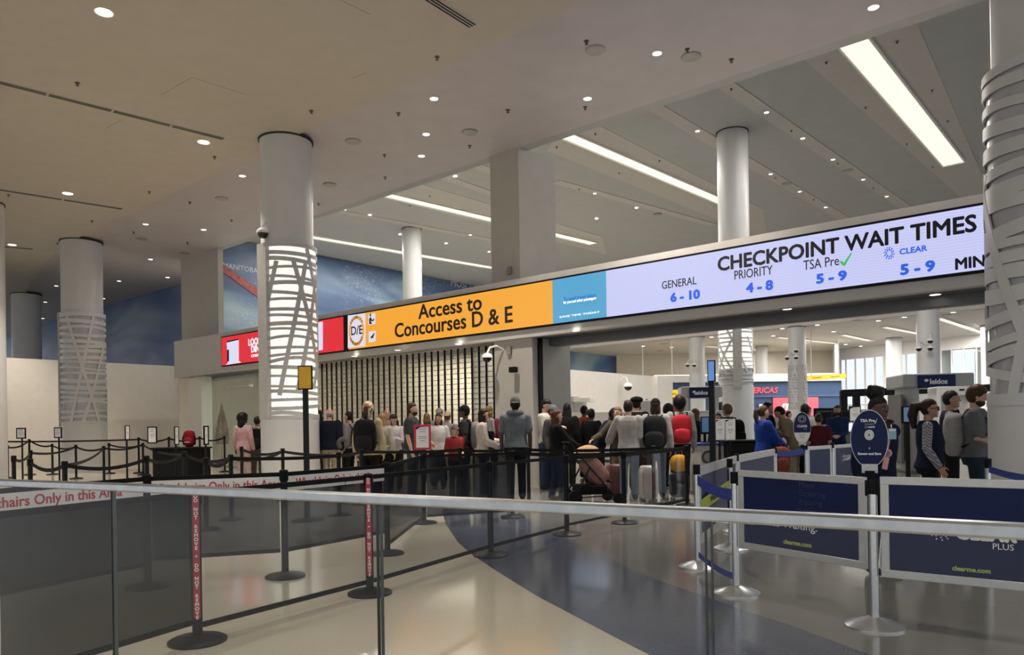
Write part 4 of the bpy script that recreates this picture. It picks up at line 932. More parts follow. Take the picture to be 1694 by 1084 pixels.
# ================================================================== PEOPLE
CL = {}
def cloth(c, rough=.85):
    key = tuple(round(x, 3) for x in c)
    if key not in CL: CL[key] = mat('cloth_%d' % len(CL), c, rough, 0, .12, 14, .15, spec=.1)
    return CL[key]
HAIRM = {n: mat('hair_' + n, c, .5, 0, .3, 60, .3, spec=.2) for n, c in dict(black=(.008, .007, .007), dark=(.018, .011, .008), brown=(.05, .026, .014), auburn=(.075, .022, .012), blond=(.26, .16, .07), dirty=(.14, .085, .04), grey=(.22, .21, .2)).items()}
LIPS = mat('lips', (.30, .10, .09), .5); EYEW = mat('eye_white', (.40, .38, .36), .5); EYED = mat('eye_dark', (.012, .009, .008), .25)
def sstep(t): t = max(0, min(1, t)); return t * t * (3 - 2 * t)
def sqf(p=3.4):
    return lambda d: (abs(d.x) ** p + abs(d.y) ** p + abs(d.z) ** p) ** (-1 / p)
WR = {'down': (.25, .05, .83), 'belly': (.07, .25, 1.06), 'chest': (.09, .25, 1.22), 'phone': (.08, .30, 1.20), 'cart': (.19, .40, 1.02), 'hip': (.21, .10, .98), 'mouth': (.09, .17, 1.43), 'strap': (.13, .15, 1.33),
      'reach': (.26, .50, 1.08), 'cross': (-.10, .22, 1.17), 'carry': (.02, .27, 1.12), 'fwd': (.16, .34, .98), 'back': (.22, -.08, .88)}
TORSO = [(.80, .150, .110, -.01), (.90, .168, .118, -.01), (1.0, .152, .105, 0), (1.09, .145, .10, .005), (1.2, .160, .112, .005), (1.32, .182, .118, 0), (1.40, .180, .105, -.005), (1.455, .13, .082, -.01), (1.485, .066, .066, -.012)]
def person(px, Y, yt, face, label, top, bottom, hair=('short', 'dark'), skin='light', arms=('down', 'down'), sleeve='long', lean=0, hy=0, hp=0, b=1.0, fat=0, hem=.90, puff=.016, hat=None, near=False,
           legs=0, shoe=(.02, .02, .02), z=0, H=None, topc=None, beard=None, glasses=False, fem=False, faceparts=True, off=0):
    base_ = at(px, yt, Y); base_ = V((base_.x, base_.y, z))
    if H is None: H = at(px, yt, Y).z - z
    H /= (1 - .30 * (1 - math.cos(R(lean))) )
    k = H / 1.765; m = cloth(top) if isinstance(top, tuple) else top; mb_ = cloth(bottom) if isinstance(bottom, tuple) else bottom
    le = R(lean)
    def L(v):
        v = V(v)
        if v.z <= .86 or not lean: return v
        a = le * sstep((v.z - .86) / .25); q = v.z - .92
        return V((v.x, v.y * math.cos(a) + q * math.sin(a), .92 + q * math.cos(a) - v.y * math.sin(a)))
    lv = lambda p: p * k
    vox = .0075 if near else .0095
    tors = [(zz, rx * b * (1 + fat * .5 * sstep((1.35 - zz) / .3)), ry * (1 + fat * (1 if .88 < zz < 1.3 else .4)), yo + (.03 * fat if .95 < zz < 1.25 else 0)) for zz, rx, ry, yo in TORSO]
    def torso(mb, infl, z0=0, z1=9):
        rs = []
        rows = [t for t in tors if z0 <= t[0] <= z1]
        if z0 > 0 or z0 < .8:
            zz = max(z0, .3)
            if not rows or rows[0][0] > zz + .02: rows = [(zz, tors[1][1] * 1.0, tors[1][2], -.005)] + rows
        for zz, rx, ry, yo in rows:
            c = L((0, yo, zz)); rs.append([lv(c + V(((rx + infl) * math.cos(2 * PI * i / 20) * (1), (ry + infl) * math.sin(2 * PI * i / 20), 0))) for i in range(20)])
        mb.rings(rs)
    sh, el, wr = {}, {}, {}
    for sgn, a in ((-1, arms[0]), (1, arms[1])):
        S = L((sgn * .172 * b, -.005, 1.415)); w = V(WR[a]) if isinstance(a, str) else V(a); W = V((sgn * w.x, w.y, w.z))
        l1, l2 = .295, .265; d = W - S; D = min(d.length, (l1 + l2) * .985); dn_ = d.normalized(); W = S + dn_ * D
        pole = V((sgn * (1.0 if a == 'hip' else .35), -.7, -.5)); pole = (pole - dn_ * pole.dot(dn_)).normalized()
        ca = (l1 * l1 + D * D - l2 * l2) / (2 * l1 * D); e = S + dn_ * l1 * ca + pole * l1 * math.sqrt(max(0, 1 - ca * ca))
        sh[sgn], el[sgn], wr[sgn] = S, e, W
    stride = {1: legs, -1: -legs}
    def legpts(sgn):
        s_ = stride[sgn]
        return [V((sgn * .088, 0, .90)), V((sgn * .095, .02 + s_ * .45, .49)), V((sgn * .10, -.012 + s_, .085))]
    def limb(mb, pts, rad, infl=0, seg=10):
        P = [lv(p) for p in pts]; Rr = [(r + infl) * k for r in rad]; mb.tube(P, Rr, seg)
        for p, r in ((P[0], Rr[0]), (P[-1], Rr[-1])): mb.ell(p, (r, r, r), seg=8, rng=5)
    # ---- head frame
    nb = L((0, -.012, 1.48)); hc = L((0, .012, 1.638)) + V((0, .02 * math.sin(R(hp)), 0))
    Rm = Matrix.Rotation(-R(hy), 3, 'Z') @ Matrix.Rotation(-R(hp) - le * .35, 3, 'X')
    hs = 1.0 if H > 1.3 else 1.25
    def hd(x, y, zz): return lv(hc + Rm @ (V((x, y, zz)) * hs))
    def hell(mb, c, r, fn=None, seg=16, rng=10): mb.ell(hd(*c), tuple(q * k * hs for q in r), Rm, seg, rng, fn)
    bm = MB(); torso(bm, 0, .80)
    bm.tube([lv(nb - V((0, 0, .05))), hd(0, -.015, -.06)], [.056 * k, .052 * k * hs], 12)
    hell(bm, (0, 0, 0), (.075, .096, .118)); hell(bm, (0, .026, -.052), (.058, .068, .068)); hell(bm, (0, .10, -.018), (.013, .02, .016)); hell(bm, (0, .095, .004), (.009, .012, .025)); hell(bm, (0, .075, -.098), (.028, .022, .016))
    for s_ in (-1, 1): hell(bm, (s_ * .078, -.006, -.012), (.011, .02, .03), seg=8, rng=6)
    for s_ in (-1, 1):
        limb(bm, [sh[s_], sh[s_].lerp(el[s_], .5), el[s_], el[s_].lerp(wr[s_], .35), wr[s_]], [.052, .047, .040, .040, .027])
        h = (wr[s_] - el[s_]).normalized(); n = V((-s_, 0, 0)) if h.z < -.6 else V((-s_ * .5, 0, -1)); n = (n - h * n.dot(h)).normalized(); t = n.cross(h).normalized()
        if t.dot(V((-s_ * .2, 1, .6))) < 0: t = -t
        W = wr[s_]; c = W + h * .048; mr = Matrix((t, n, h)).transposed(); bm.ell(lv(c), (.040 * k, .016 * k, .055 * k), mr, 10, 8)
        for fo, ln in ((.028, .066), (.010, .076), (-.008, .070), (-.026, .055)):
            p0 = W + h * .085 + t * fo; p1 = p0 + (h * .93 + n * .36).normalized() * ln * .55; p2 = p1 + (h * .62 + n * .78).normalized() * ln * .5
            bm.tube([lv(p0 - h * .02), lv(p0), lv(p1), lv(p2)], [.0088 * k, .009 * k, .0088 * k, .0075 * k], 6)
        p0 = W + h * .03 + t * .03; bm.tube([lv(p0), lv(p0 + (t * .75 + h * .6).normalized() * .04), lv(p0 + (t * .5 + h * .8 + n * .3).normalized() * .07)], [.012 * k, .011 * k, .009 * k], 6)
        lp_ = legpts(s_); limb(bm, [lp_[0], lp_[0].lerp(lp_[1], .5), lp_[1], lp_[1].lerp(lp_[2], .35), lp_[2]], [.085, .072, .054, .052, .036])
        bm.ell(lv(lp_[2] + V((0, .06, -.045))), (.036 * k, .11 * k, .034 * k), None, 10, 6)
    body = bm.obj('person', SKINS[skin], remesh=vox, sm=2)
    body.location = base_; body.rotation_euler = (0, 0, -R(face) - math.atan2(base_.x, base_.y)); tag(body, label, 'person')
    # ---- clothing
    cb = MB(); torso(cb, puff, hem)
    for s_ in (-1, 1):
        if sleeve == 'long': limb(cb, [sh[s_], sh[s_].lerp(el[s_], .5), el[s_], el[s_].lerp(wr[s_], .35), el[s_].lerp(wr[s_], .95)], [.054, .050, .045, .044, .036], puff)
        elif sleeve == 'short': limb(cb, [sh[s_], sh[s_].lerp(el[s_], .72)], [.056, .054], puff)
    cb.ell(lv(L((0, -.012, 1.465))), (.07 * k, .075 * k, .03 * k))
    cb.obj('jacket' if puff > .02 else ('vest' if sleeve == 'none' else 'shirt'), m, body, remesh=.0105 if near else .012, sm=2, local=True)
    if sleeve == 'none' and topc:
        cb = MB()
        for s_ in (-1, 1): limb(cb, [sh[s_], sh[s_].lerp(el[s_], .5), el[s_], el[s_].lerp(wr[s_], .35), el[s_].lerp(wr[s_], .95)], [.052, .049, .044, .044, .034], .012); cb.obj('sleeve', topc, body, remesh=.011, sm=2, local=True) if s_ == 1 else None
    tb = MB()
    torso(tb, .012, .80, 1.0)
    for s_ in (-1, 1):
        lp_ = legpts(s_); limb(tb, [lp_[0], lp_[0].lerp(lp_[1], .5), lp_[1], lp_[1].lerp(lp_[2], .4), lp_[2] + V((0, 0, .015))], [.088, .078, .062, .06, .056], .012)
    tb.obj('trousers', mb_, body, remesh=.012, sm=2, local=True)
    for s_ in (-1, 1):
        a_ = legpts(s_)[2]; s2 = MB(); s2.ell(lv(a_ + V((0, .06, -.045))), (.047 * k, .135 * k, .040 * k), None, 12, 8, lambda d: 1 if d.z > -.3 else .92); s2.ell(lv(a_ + V((0, -.02, -.01))), (.045 * k, .06 * k, .05 * k))
        s2.obj('shoe', cloth(shoe), body, remesh=.012, local=True)
    # ---- hair, hats, face
    st, hcol = hair; hb = MB()
    facecut = lambda d: .84 if (d.y > .22 and d.z < .40) or (d.y > .02 and d.z < -.25) else 1
    if st == 'bald':
        hell(hb, (0, -.012, -.018), (.081, .1, .075), lambda d: .8 if d.y > .1 or d.z > .4 else 1)
    elif st != 'none':
        big = {'afro': 1.38, 'curly': 1.45, 'fluffy': 1.14}.get(st, 1.0)
        hell(hb, (0, -.010 - .02 * (big - 1), .014 + .03 * (big - 1)), (.085 * big, .105 * big, .119 * (1 + (big - 1) * .6)), facecut, 20, 14)
        if st == 'long': hell(hb, (0, -.055, -.13), (.088, .058, .17)); hell(hb, (.065, -.012, -.10), (.026, .05, .15)); hell(hb, (-.065, -.012, -.10), (.026, .05, .15))
        if st == 'verylong': hell(hb, (0, -.066, -.2), (.10, .055, .26)); hell(hb, (.065, -.012, -.10), (.028, .05, .15)); hell(hb, (-.065, -.012, -.10), (.028, .05, .15))
        if st == 'curly': hell(hb, (0, -.06, -.13), (.14, .085, .17))
        if st == 'bob': hell(hb, (0, -.045, -.07), (.092, .072, .11)); hell(hb, (.07, -.01, -.07), (.022, .05, .10)); hell(hb, (-.07, -.01, -.07), (.022, .05, .10))
        if st == 'pony': hb.tube([hd(0, -.09, .05), hd(0, -.15, .03), hd(0, -.165, -.08), hd(0, -.14, -.22)], [.03 * k, .045 * k, .042 * k, .012 * k], 10)
        if st == 'bigpony': hb.tube([hd(0, -.08, .05), hd(0, -.17, .04), hd(0, -.20, -.08), hd(0, -.18, -.26)], [.045 * k, .065 * k, .062 * k, .03 * k], 12)
        if st == 'bun':
            hell(hb, (0, -.045, .165), (.088, .085, .075))
            rr = random.Random(3)
            for i in range(14):
                a = rr.uniform(0, 6.28); hell(hb, (.062 * math.cos(a), -.045 + .06 * math.sin(a), .17 + rr.uniform(-.03, .06)), (.032, .032, .03), seg=8, rng=5)
    if beard: hell(hb, (0, .038, -.072), (.064, .066, .056), lambda d: 1 if d.z < .5 else .8)
    if st != 'none': hb.obj('hair', HAIRM[hcol], body, remesh=.009, sm=1, local=True)
    if hat:
        hk, hm = hat[0], cloth(hat[1]); hb = MB()
        if hk in ('cap', 'capback'):
            hell(hb, (0, -.004, .035), (.089, .108, .108), lambda d: 1 if d.z > -.12 else .86, 20, 12); f = -1 if hk == 'capback' else 1
            pts = [hd(.075 * math.cos(a), f * (.07 + .10 * math.sin(a)), .035 - .015 * math.sin(a)) for a in [PI * i / 10 for i in range(11)]]
            hb.prism(pts, Rm @ V((0, 0, .008)))
        elif hk == 'beanie': hell(hb, (0, -.012, .035), (.098 * hat[2], .115 * hat[2], .125 * hat[2]), lambda d: 1 if d.z > -.2 or d.y < -.1 else .85, 20, 12)
        elif hk == 'beret': hell(hb, (.0, -.01, .075), (.12, .135, .065), None, 20, 10); hell(hb, (0, -.005, .04), (.088, .106, .04))
        elif hk == 'scarf': hell(hb, (0, -.02, .025), (.10, .125, .13), lambda d: .84 if d.y > .35 and d.z < .3 else 1, 20, 12); hell(hb, (0, -.10, -.08), (.06, .05, .07))
        hb.obj({'scarf': 'headscarf', 'capback': 'cap'}.get(hk, hk), hat[3] if len(hat) > 3 else hm, body, remesh=.008, sm=1, local=True)
    if faceparts:
        fb = MB(); wb = MB()
        for s_ in (-1, 1):
            wb.ell(hd(s_ * .030, .0835, -.002), (.011 * k, .006 * k, .0058 * k), Rm, 8, 6); fb.ell(hd(s_ * .030, .0872, -.002), (.0062 * k, .004 * k, .0062 * k), Rm, 8, 6)
        wb.obj('eyes', EYEW, body, local=True); fb.obj('pupils', EYED, body, local=True)
        eb = MB()
        for s_ in (-1, 1): eb.tube([hd(s_ * .014, .092, .020), hd(s_ * .031, .089, .025), hd(s_ * .046, .078, .020)], [.003 * k, .004 * k, .0025 * k], 6)
        eb.obj('eyebrows', HAIRM[hcol if hcol not in ('grey',) else 'dark'], body, local=True)
        MB().ell(hd(0, .092, -.066), (.021 * k, .007 * k, .0075 * k), Rm, 10, 6).obj('lips', LIPS if skin != 'dark' else mat('lips_dark', (.14, .05, .045), .5), body, local=True)
    if glasses:
        gb = MB()
        for s_ in (-1, 1):
            c = (s_ * .034, .104, .0); pts = [hd(c[0] + .027 * math.cos(a), c[1] - .012 * abs(math.cos(a)) * (1 if s_ * math.cos(a) > 0 else 0), c[2] + .02 * math.sin(a)) for a in [2 * PI * i / 12 for i in range(13)]]
            gb.tube(pts, .0045 * k, 6); gb.tube([hd(s_ * .062, .095, .004), hd(s_ * .080, .0, .004)], .004 * k, 6)
        gb.obj('glasses', BLACK, body, local=True)
    body['k'] = 0; PK[body.name] = (k, L)
    return body
PK = {}
def backpack(p, colr, label, w=.16, h=.24, d=.09, col2=None, zc=1.17, straps=(.02, .02, .02), tilt=0):
    k, L = PK[p.name]; c = L((0, -.20 - (d - .09), zc)) * k; zb = c.z - h * k; M = p.matrix_basis
    base = M @ V((c.x, c.y, zb)); t = thing('backpack', label, 'backpack', base, p.rotation_euler.z)
    o = lambda x, y, zz: V((x * k, y * k, h * k + zz * k))
    MB().ell(o(0, 0, 0), (w * k, d * k, h * k), None, 22, 16, sqf()).obj('main_compartment', cloth(colr), t, local=True)
    MB().ell(o(0, -d * .75, -h * .38), (w * .78 * k, d * .55 * k, h * .45 * k), None, 18, 12, sqf()).obj('front_pocket', cloth(col2 or tuple(q * 1.25 + .004 for q in colr)), t, local=True)
    for s_ in (-1, 1):
        inv = lambda q: (L(q) * k) - V((c.x, c.y, zb)); s2 = MB()
        s2.tube([inv((s_ * .10, -.15, 1.36)), inv((s_ * .115, -.07, 1.475)), inv((s_ * .125, .05, 1.45)), inv((s_ * .135, .135, 1.33)), inv((s_ * .15, .13, 1.18)), inv((s_ * .185, .0, 1.08)), inv((s_ * .14, -.14, 1.02))], .021 * k, 8, .5)
        s2.obj('shoulder_strap', cloth(straps), t, local=True)
    MB().tube([o(-.03, .05, h * .97), o(-.025, .04, h * 1.12), o(.025, .04, h * 1.12), o(.03, .05, h * .97)], .009 * k, 6).obj('top_handle', cloth(straps), t, local=True)
    return t
NV, BK, GY = (.010, .013, .026), (.009, .009, .010), (.13, .135, .14)
JEAN, KHA = (.035, .055, .10), (.30, .26, .20)
floral = mat('floral_scarf', (.5, .4, .3), .8)
_b = floral.node_tree.nodes; _v = _b.new('ShaderNodeTexVoronoi'); _v.inputs['Scale'].default_value = 26; _t = _b.new('ShaderNodeTexCoord'); floral.node_tree.links.new(_t.outputs['Object'], _v.inputs['Vector'])
_r = _b.new('ShaderNodeValToRGB'); _s = _b.new('ShaderNodeSeparateColor'); floral.node_tree.links.new(_v.outputs['Color'], _s.inputs[0]); floral.node_tree.links.new(_s.outputs[0], _r.inputs['Fac'])
for _p, _c in ((.25, (.62, .55, .38)), (.5, (.45, .14, .06)), (.7, (.10, .13, .05))): _e = _r.color_ramp.elements.new(_p); _e.color = _c + (1,)
_r.color_ramp.elements[0].color = (.6, .55, .42, 1); _r.color_ramp.elements[-1].color = (.55, .4, .12, 1); _r.color_ramp.interpolation = 'CONSTANT'
floral.node_tree.links.new(_r.outputs['Color'], _b['Principled BSDF'].inputs['Base Color'])
check = mat('checked_sleeve', (.18, .18, .20), .8)
_b = check.node_tree.nodes; _v = _b.new('ShaderNodeTexChecker'); _v.inputs['Scale'].default_value = 70; _v.inputs['Color1'].default_value = (.36, .36, .40, 1); _v.inputs['Color2'].default_value = (.03, .03, .045, 1)
_t = _b.new('ShaderNodeTexCoord'); check.node_tree.links.new(_t.outputs['Object'], _v.inputs['Vector']); check.node_tree.links.new(_v.outputs['Color'], _b['Principled BSDF'].inputs['Base Color'])

P = {}
# left of the lit column
P['pink'] = person(402, 18, 685, 30, 'person with big curly black hair in pink shirt and trousers, back turned, far left', (.52, .33, .34), (.50, .36, .34), ('curly', 'black'), 'dark', fem=True, hem=.86, hy=45)
p = person(425, 18.3, 689, 10, 'person in dark clothes with black backpack beside the lit lattice column', (.30, .27, .22), (.10, .09, .09), ('short', 'dark'), 'tan'); backpack(p, BK, 'black backpack on the person beside the lit lattice column', .19, .27)
# crowd between the lit column and the red notice
person(528, 17.3, 679, 40, 'person with long dark hair half hidden behind the lit column', (.05, .05, .055), BK, ('long', 'black'), 'tan')
person(545, 16.3, 675, 20, 'bald person in navy jacket and khaki trousers, back turned', NV, KHA, ('bald', 'grey'), 'light', hem=.84, puff=.034, b=1.08)
p = person(577, 16.6, 681, -60, 'dark haired person in grey hoodie behind the black backpack wearer', (.22, .20, .20), BK, ('short', 'black'), 'light', puff=.03); backpack(p, (.02, .02, .022), 'black backpack with red trim worn by the person in grey hoodie')
p = person(609, 13, 666, 18, 'person in floral headscarf and beige jacket, back turned', (.37, .30, .21), BK, ('pony', 'brown'), 'light', hat=('scarf', (.5, .4, .3), 1, floral), puff=.026, hem=.84, fem=True)
backpack(p, BK, 'large black backpack on the person in floral headscarf', .20, .30, .10)
p = person(632, 14.6, 683, 20, 'person with very long blond hair and black skirt, back turned', (.42, .40, .36), BK, ('verylong', 'blond'), 'light'); backpack(p, (.36, .35, .22), 'small pale yellow backpack under the long blond hair', .14, .17, .075, zc=1.12, straps=(.4, .38, .28))
person(640, 17.5, 676, 170, 'grey haired person facing the camera behind the long blond hair', (.30, .20, .22), BK, ('bald', 'grey'), 'light')
person(652, 15.6, 685, 195, 'dark haired person looking down in white top and black cardigan', (.45, .43, .44), BK, ('long', 'dark'), 'light', ('phone', 'phone'), hp=30)
person(681, 14.2, 666, 105, 'tall heavy person in charcoal t-shirt and jeans standing beside the red framed notice', (.045, .048, .052), JEAN, ('short', 'brown'), 'light', ('fwd', 'down'), 'short', b=1.16, fat=.45, beard=1)
person(706, 16.5, 683, 0, 'person with light brown hair behind the red framed notice, back turned', (.06, .06, .065), BK, ('bob', 'dirty'), 'light')
person(725, 15.5, 684, 190, 'smiling person with long dark hair in white top facing the camera', (.5, .48, .48), BK, ('long', 'dark'), 'tan', near=True)
person(727, 17.0, 676, 200, 'person in grey cap standing far back near the shutter', (.2, .2, .2), BK, ('short', 'grey'), 'light', hat=('cap', (.16, .15, .15)))
person(740, 16.8, 681, 10, 'person in grey striped top and tan cap near the shutter', (.22, .20, .19), BK, ('short', 'dirty'), 'light', hat=('capback', (.30, .24, .15)))
p = person(769, 14.4, 671, -80, 'person in black jersey and black cap looking left, grey backpack', (.03, .03, .033), BK, ('short', 'black'), 'dark', sleeve='short', hat=('cap', BK)); backpack(p, (.17, .17, .18), 'light grey backpack on the person in black jersey', .16, .27, .10, (.12, .12, .125))
person(752, 13.3, 703, 150, 'boy in red t-shirt and grey cap', (.24, .025, .03), BK, ('short', 'brown'), 'light', ('belly', 'down'), 'short', hat=('cap', (.12, .115, .11)))
person(799, 13.3, 676, 95, 'person with dark bob in white fleece jacket holding a toddler', (.52, .46, .40), BK, ('bob', 'dark'), 'light', ((.16, .30, 1.10), (.14, .30, 1.02)), puff=.034, hem=.86, fem=True, near=True, hy=-8)
person(812, 13.16, 694, 60, 'toddler in grey top and navy trousers held in arms, white socks', (.36, .37, .37), (.015, .018, .035), ('short', 'dirty'), 'light', z=.86, H=.70, shoe=(.6, .6, .6), faceparts=False)
person(809, 16, 671, 10, 'person with light brown hair in maroon top behind the toddler', (.16, .02, .03), BK, ('long', 'dirty'), 'light')
person(852, 13, 657, 4, 'broad person in grey t-shirt, dark cap and grey neck pillow, back turned', (.13, .145, .16), BK, ('short', 'black'), 'dark', sleeve='short', hat=('capback', (.10, .09, .09)), b=1.16, fat=.1, near=True)
person(902, 15, 660, 120, 'person with black hair in cream sweater looking down', (.42, .41, .36), JEAN, ('short', 'black'), 'light', ('phone', 'phone'), hp=25, near=True)
person(914, 14.6, 671, 130, 'person in blue grey cap leaning over behind the auburn hair', (.05, .05, .055), BK, ('short', 'dark'), 'tan', hat=('cap', (.10, .12, .14)))
person(920, 12.9, 678, 78, 'person with long auburn hair in black sweater pushing the stroller', (.010, .010, .011), (.02, .026, .045), ('verylong', 'auburn'), 'light', ('cart', 'cart'), fem=True, near=True, puff=.024, hy=6, legs=.08)
person(938, 15.5, 667, 20, 'person with long black hair in black jacket behind the stroller, back turned', BK, BK, ('verylong', 'black'), 'dark', puff=.03)
person(966, 18, 671, 60, 'person in orange t-shirt at the far white counter', (.30, .065, .03), BK, ('short', 'black'), 'dark', sleeve='short')
person(978, 15.6, 676, 30, 'person with black hair and dark coat left of the bent person', BK, BK, ('short', 'black'), 'dark', puff=.03)
person(990, 14.3, 674, 100, 'person in navy cap and navy jacket bending forward to look down', NV, BK, ('short', 'black'), 'dark', ('belly', 'belly'), lean=24, hp=25, hat=('cap', (.012, .013, .03)), puff=.03, near=True)
person(1022, 13.6, 673, 205, 'person with light brown long hair in olive jacket facing camera, arm stretched left', (.055, .05, .035), KHA, ('long', 'dirty'), 'light', ('down', (.36, .40, 1.12)), near=True, puff=.024, fem=True)
person(1039, 12.8, 662, 8, 'person in light grey sweatshirt with dark hair tied back', (.33, .32, .31), (.15, .20, .26), ('short', 'dark'), 'light', ((.42, .32, 1.0), 'belly'), puff=.034, near=True)
person(1053, 14.4, 657, 25, 'person in black beret and black jacket with white lettering', BK, BK, ('short', 'dark'), 'light', hat=('beret', BK), puff=.03, beard=1)
p = person(1084, 13, 660, 5, 'person in light grey hoodie and black cap with red emblem, back turned', (.33, .33, .34), (.10, .13, .17), ('bob', 'brown'), 'light', hat=('capback', BK), puff=.034, near=True)
backpack(p, (.018, .02, .024), 'big black backpack on the person in light grey hoodie', .21, .30, .11)
person(1106, 15, 670, 30, 'person with black hair bun between the two backpack wearers', (.3, .3, .22), BK, ('afro', 'black'), 'tan')
p = person(1124, 13.7, 656, -8, 'person with round black afro in grey sweatshirt, back turned', (.27, .265, .255), BK, ('afro', 'black'), 'dark', puff=.03, shoe=(.6, .6, .6)); backpack(p, (.36, .02, .03), 'bright red backpack with white piping on the person with afro', .18, .26, .09)
person(1150, 15.5, 676, -70, 'person with long blond hair, glasses and navy jacket at the desk', NV, BK, ('long', 'dirty'), 'light', ('belly', 'belly'), glasses=True, near=True)
p = person(1203, 15, 669, -55, 'person with short blond hair in black hoodie looking left', BK, BK, ('fluffy', 'dirty'), 'light', puff=.03, near=True); backpack(p, BK, 'black backpack on the blond person in black hoodie', .18, .27, .12)
person(1188, 16.8, 683, 200, 'person with dark hair seated low behind the paper notices', NV, BK, ('short', 'black'), 'tan')
# checkpoint side
person(1262, 12.4, 671, 62, 'person with ponytail in bright blue jacket', (.012, .035, .20), NV, ('pony', 'brown'), 'light', ('belly', 'fwd'), puff=.032, near=True, fem=True, hem=.82)
person(1269, 14.4, 665, 70, 'tall person in black coat behind the bright blue jacket', BK, BK, ('short', 'black'), 'tan', puff=.034)
person(1284, 24, 677, 180, 'far person in white shirt standing by the pink shop panel', (.4, .38, .36), BK, ('short', 'black'), 'tan', faceparts=False)
person(1304, 24, 680, 90, 'far person in grey top right of the three-letter red sign', (.25, .27, .3), BK, ('short', 'dark'), 'light', faceparts=False)
person(1338, 25, 673, 180, 'far person in grey behind the small oval sign', (.3, .32, .33), BK, ('short', 'dark'), 'tan', faceparts=False)
person(1314, 14, 670, -75, 'person in beige coat bending over a phone', (.16, .125, .085), KHA, ('short', 'black'), 'tan', ('phone', 'phone'), lean=22, hp=25, puff=.034, hem=.7, near=True)
person(1331, 15, 669, -20, 'person with black hair and white collar behind the small oval sign', (.45, .43, .4), BK, ('fluffy', 'black'), 'tan', puff=.03)
person(1354, 13.9, 684, 12, 'person in maroon t-shirt with printed back, brown hair', (.085, .016, .028), BK, ('short', 'brown'), 'light', b=1.12, sleeve='short', puff=.024, near=True)
person(1385, 16, 670, 185, 'officer in blue shirt with badge and long dark hair facing the camera', (.010, .025, .085), NV, ('bob', 'black'), 'tan', ('belly', 'belly'), near=True, beard=1)
P['bun'] = person(1452, 6.35, 656, 138, 'person with high black hair bun in navy jacket, hand over mouth', (.008, .012, .03), (.008, .009, .016), ('bun', 'black'), 'dark', ((-.045, .115, 1.45), 'down'), puff=.026, near=True, fem=True, hem=.84, hy=-4)
P['vest'] = person(1536, 8.4, 660, 93, 'person with dark ponytail, glasses and navy vest over checked sleeves', (.009, .013, .03), BK, ('bigpony', 'dark'), 'tan', ((.22, .06, .84), (.25, .12, .90)), 'none', glasses=True, near=True, fem=True, fat=.3, b=1.05, hem=.86, puff=.022, topc=check)
person(1572, 10, 646, 92, 'person with short black hair in navy vest beside the metal detector', (.009, .012, .025), BK, ('short', 'black'), 'tan', ('belly', 'belly'), 'none', near=True, puff=.024, topc=check)
P["tee"] = person(1614, 8.7, 638, 95, 'bearded person in grey t-shirt and jeans wearing a grey backpack', (.125, .13, .14), (.02, .035, .055), ('fluffy', 'brown'), 'light', ('belly', 'belly'), 'short', near=True, b=1.12, fat=.3, beard=1, hp=14, puff=.022)
backpack(P['tee'], (.26, .26, .26), 'grey and black backpack worn by the bearded person in grey t-shirt', .18, .27, .12, (.015, .015, .017))
person(1649, 10.5, 650, 20, 'person in navy jacket half hidden by the right lattice column', NV, BK, ('short', 'black'), 'dark', puff=.03)
# ================================================================== EQUIPMENT AND BAGGAGE
MACH = mat('machine_grey', (.42, .42, .42), .45, scale=5, var=.04); MACH2 = mat('machine_dark', (.12, .12, .125), .4)
SCRB = mat('screen_blue', (.03, .06, .12), .2, emit=(.05, .11, .2), es=.8)
def gpt(px, Y): p = at(px, hor(px), Y); return V((p.x, p.y, 0))
def LB_(t):
    """box helper in a thing's local frame"""
    def f(name, c, s, m, bevel=.01, parent=None):
        mb = MB().box(c, s); return mb.obj(name, m, parent or t, local=True, bevel=bevel)
    return f
def scanner(px, Y, h, w, label, yaw):
    t = thing('body_scanner', label, 'security scanner', gpt(px, Y), yaw); b = LB_(t)
    for s_, nm_ in ((-1, 'left_tower'), (1, 'right_tower')):
        mb = MB(); prof = []
        for i in range(9):
            a = PI * i / 8 - PI / 2; prof.append(V((s_ * (w * .33 + .16 * math.cos(a)), .62 * math.sin(a) * 1.0, 0)))
        prof += [V((s_ * w * .27, .55, 0)), V((s_ * w * .27, -.55, 0))]
        mb.prism(prof, (0, 0, h * .86)).obj(nm_, MACH, t, local=True)
        b('side_panel', (s_ * (w * .5 - .02), 0, h * .45), (.06, .9, h * .7), MACH2)
    b('floor_plate', (0, 0, .03), (w * .9, 1.3, .06), MACH2)
    b('roof', (0, 0, h * .93), (w, 1.2, h * .14), MACH, .04)
    sg = b('sign_header', (-w * .04, -.63, h * .92), (w * .52, .06, h * .13), NAVY)
    text('leidos', .17, TXTW, V((-w * .02, -.665, h * .915)), V((1, 0, 0)), ZV, sg, local=True, bold=.003)
    MB().ell(V((-w * .19, -.665, h * .93)), (.05, .004, .035), None, 10, 6).obj('leaf_logo', TXTW, sg, local=True)
    b('control_screen', (w * .47, -.55, 1.35), (.28, .05, .22), SCRB)
scanner(1537, 18.5, 2.42, 1.62, 'large grey body scanner with dark blue header sign on the right', R(-8))
scanner(1158, 23.2, 2.42, 1.25, 'distant grey body scanner with dark blue header sign left of the lattice wrap', R(-8))
t = thing('metal_detector', 'white walk-through metal detector in front of the right body scanner', 'metal detector', gpt(1571, 14.2), R(-10)); b = LB_(t)
for s_ in (-1, 1): b('side_post', (s_ * .27, 0, .96), (.07, .5, 1.92), WHITE, .02)
b('cross_head', (0, 0, 1.84), (.61, .46, .18), WHITE, .02); b('indicator', (.13, -.236, 1.86), (.09, .012, .03), BLACK, .003)
t = thing('screen_frame', 'black framed portal of posts and beam left of the hair bun and behind the scanner', 'frame', gpt(1530, 27)); 
